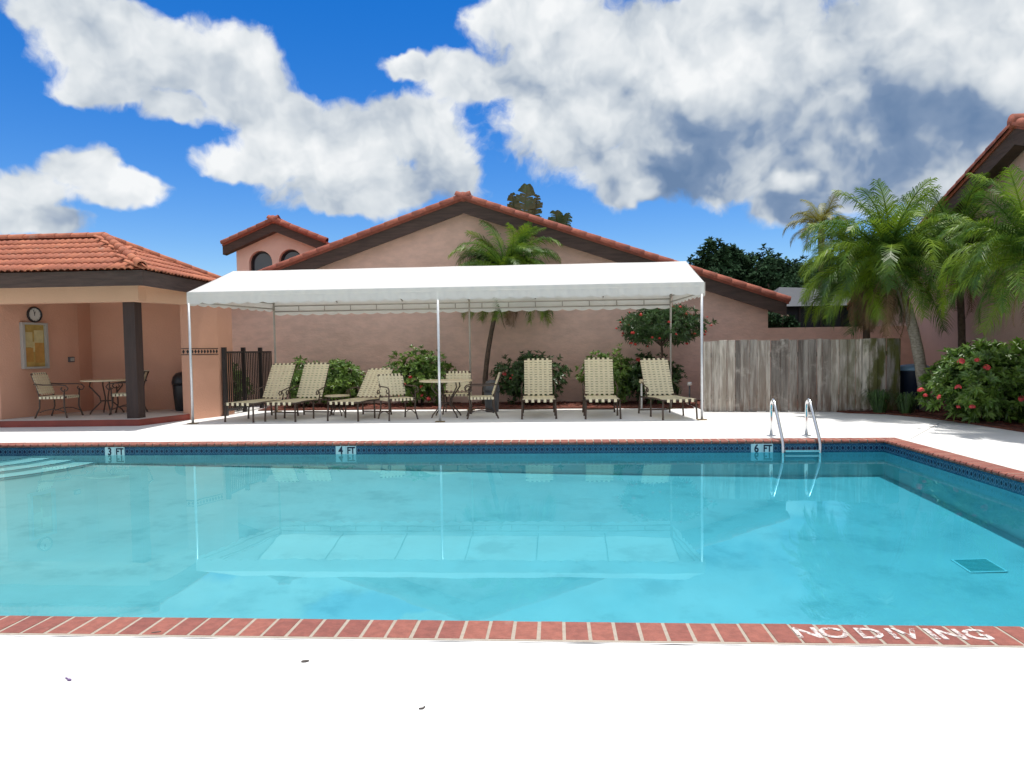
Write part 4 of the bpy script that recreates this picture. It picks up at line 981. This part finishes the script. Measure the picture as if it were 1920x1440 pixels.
def palm(label, base, crown, scale, counts, seed, kind='g', bend=None, dead=8, name='palm_tree', tr=.06, group=None, bark=None, flat=False):
    r = random.Random(seed); base, crown = Vector(base), Vector(crown); t = thing(name, label, 'palm', base, group)
    mid = bend if bend is not None else lerp(base, crown, .5); mid = Vector(mid)
    path = [((1-u)**2)*base+2*u*(1-u)*mid+u*u*crown for u in [i/14 for i in range(15)]]
    rr = [tr*(1.25-.35*i/14)*(1+.07*(i % 2)) for i in range(15)]; rr[-1] *= 1.3; rr[-2] *= 1.35; rr[-3] *= 1.2
    MB().tube(path, rr, 10).build('trunk', bark or M_bark, t, True)
    for k, n in enumerate(counts):
        for i in range(n):
            a = 2*math.pi*(i+r.random()*.7)/n+k*.8
            if flat and k >= 1 and abs(math.sin(a)) > .78: a += R_(45)
            inst('frond', FR[kind][k][i % 2], t, Matrix.Translation(crown+Vector((math.cos(a), math.sin(a), 0))*.03) @ Matrix.Rotation(a, 4, 'Z') @ Matrix.Rotation(r.uniform(-.12, .12), 4, 'Y') @ Matrix.Rotation(r.uniform(-.5, .5), 4, 'X') @ Matrix.Scale(scale*r.uniform(.88, 1.1), 4))
    for i in range(dead):
        a = 2*math.pi*i/dead+r.random(); inst('dead_frond', FRD[i % 2], t, Matrix.Translation(crown-Vector((0, 0, .08))) @ Matrix.Rotation(a, 4, 'Z') @ Matrix.Rotation(r.uniform(.1, .5), 4, 'Y') @ Matrix.Scale(scale*r.uniform(.7, .95), 4))
    return t
pY = 16.95
pb, pc = AY(908, 752, pY), AY(945, 560, pY); pb.z = .03
palm('feathery palm behind the canopy against the pink gable wall', pb, AY(950, 515, pY), 1.22, (9, 15, 17, 15, 18), 1, dead=10, flat=True, bend=AY(908, 640, pY), tr=.05, bark=M_barkd)
p1b = AY(1737, 720, 14.15); p1b.z = .03; p1c = AY(1668, 495, 14.0)
palm('feathery palm with leaning pale trunk beside the fence end', p1b, p1c, 1.42, (8, 11, 12, 11, 6), 2, bend=AY(1722, 600, 14.1), dead=12, tr=.085)
p2b = AY(1803, 700, 14.9); p2b.z = .03
palm('feathery palm with thin dark trunk against the neighbouring house', p2b, AY(1793, 470, 14.9), 1.3, (6, 9, 11, 9, 6), 3, bend=AY(1808, 600, 14.9), dead=9, tr=.06, bark=M_barkd)
p3c = AY(1945, 490, 10.9); p3b = Vector((p3c.x+.25, 10.9, .03))
palm('bright feathery palm overhanging the flowering bush', p3b, p3c, 1.2, (8, 12, 13, 11, 5), 4, dead=6, tr=.07)
p4c = AY(1622, 505, 14.9); p4b = AY(1628, 700, 14.9); p4b.z = .03
palm('palm with hanging brown fronds behind the wooden fence', p4b, p4c, 1.2, (4, 6, 8, 9, 9), 5, dead=16, tr=.06, bark=M_barkd)
p5c = AY(1540, 425, 24); p5b = Vector((p5c.x, 24, 0))
palm('yellowish palm with bare trunk beyond the screened patio', p5b, p5c, 1.0, (3, 6, 7, 5, 0), 6, kind='y', dead=3, tr=.08, bark=M_barkd)
# banana-type leaves behind the house roof
def banana(label, tips, Y, seed):
    base = AY(tips[0][0], 620, Y); base.z = 0; r = random.Random(seed); t = thing('banana_plant', label, 'plant', base)
    root = AY(tips[0][0], tips[0][2]+70, Y)
    MB().tube([base, lerp(base, root, .5), root], [.14, .12, .08], 8).build('trunk', M_barkd, t, True)
    for (px, py0, py1, w_, lean) in tips:
        a, b = AY(px-lean, py1, Y+r.uniform(-.3, .3)), AY(px+lean, py0, Y)
        mb = MB(); K = 12; ax = (b-a); L = ax.length; ax.normalize(); sd = Vector((ax.z, r.uniform(-.5, .5), -ax.x)).normalized()
        mb.tube([root, a, b], [.03, .025, .006], 5)
        wv_ = lambda u: w_*(math.sin(math.pi*min(1, .16+u*.80))**.55)
        for s in (-1, 1):
            fold = r.uniform(-.5, .5)
            for i in range(K):
                u0, u1 = i/K, (i+1)/K; torn = r.random() < .3; k_ = r.uniform(.7, .85) if torn else r.uniform(.95, 1.05)
                p0, p1 = a+ax*L*u0, a+ax*L*u1; o_ = Vector((0, fold*w_, 0))+ax*.30*w_
                q0_, q1_ = p0+(sd*s*wv_(u0)+o_*wv_(u0)/w_)*k_, p1+(sd*s*wv_(u1)+o_*wv_(u1)/w_)*k_-(ax*.03 if torn else Vector())
                mb.add([p0, p1, lerp(p1, q1_, .6)+Vector((0, .03, .02)), lerp(p0, q0_, .6)+Vector((0, .03, .02)), q1_, q0_], [(0, 1, 2, 3), (3, 2, 4, 5)])
        mb.build('leaf', M_banana, t)
banana('browning banana plant rising behind the house ridge', [(985, 346, 420, .38, 3), (965, 362, 430, .26, -5), (1003, 366, 430, .26, 5)], 25, 1)
banana('small dark banana leaves showing over the house roof', [(1045, 396, 440, .34, -4), (1062, 399, 440, .20, 5)], 25, 2)
# trees beyond
def tree(label, px, py, rx, ry, Y, seed, tips, leaf=.22):
    r = random.Random(seed); c = AY(px, py, Y); k = Y/FPX; t = thing('broadleaf_tree', label, 'tree', (c.x, Y, 0), 'dark trees beyond the houses')
    mb = MB()
    for j in range(9):
        o = Vector((r.uniform(-.7, .7)*rx*k, r.uniform(-.6, .6)*rx*k, r.uniform(-.6, .55)*ry*k)); q = r.uniform(.38, .6)
        leafy(mb, r, c+o, (rx*k*q, rx*k*q, ry*k*q), tips*2//9, leaf, 7, seed=seed+j, lo=-.9, shell=.4, wid=.42)
    mb.build('crown', M_tree, t)
    MB().tube([(c.x, Y, 0), (c.x+.1, Y, c.z*.5), (c.x, Y, c.z)], [.25, .2, .1], 8).build('trunk', M_barkd, t, True)
    for j in range(4): a = j*1.6; MB().tube([(c.x, Y, c.z*.55), (c.x+math.cos(a)*rx*k*.35, Y+math.sin(a)*rx*k*.3, c.z*.85), (c.x+math.cos(a)*rx*k*.6, Y+math.sin(a)*rx*k*.5, c.z+.3)], [.12, .08, .03], 6).build('limb', M_barkd, t, True)
tree('dark broadleaf tree showing just past the canopy end', 1322, 530, 52, 78, 30, 41, 900)
tree('tallest dark broadleaf tree above the house roof tip', 1405, 520, 70, 80, 33, 42, 1300)
tree('dark broadleaf tree behind the grey patio roof', 1478, 545, 62, 70, 31, 43, 1100)
tree('dark broadleaf tree behind the yellowish palm', 1560, 540, 60, 75, 34, 44, 1000)
tree('low dark tree filling the gap behind the tall palms', 1640, 560, 70, 70, 30, 45, 900)
tree('low green tree inside the screened gap above the garden wall', 1460, 612, 28, 26, 19.3, 46, 260, .16)
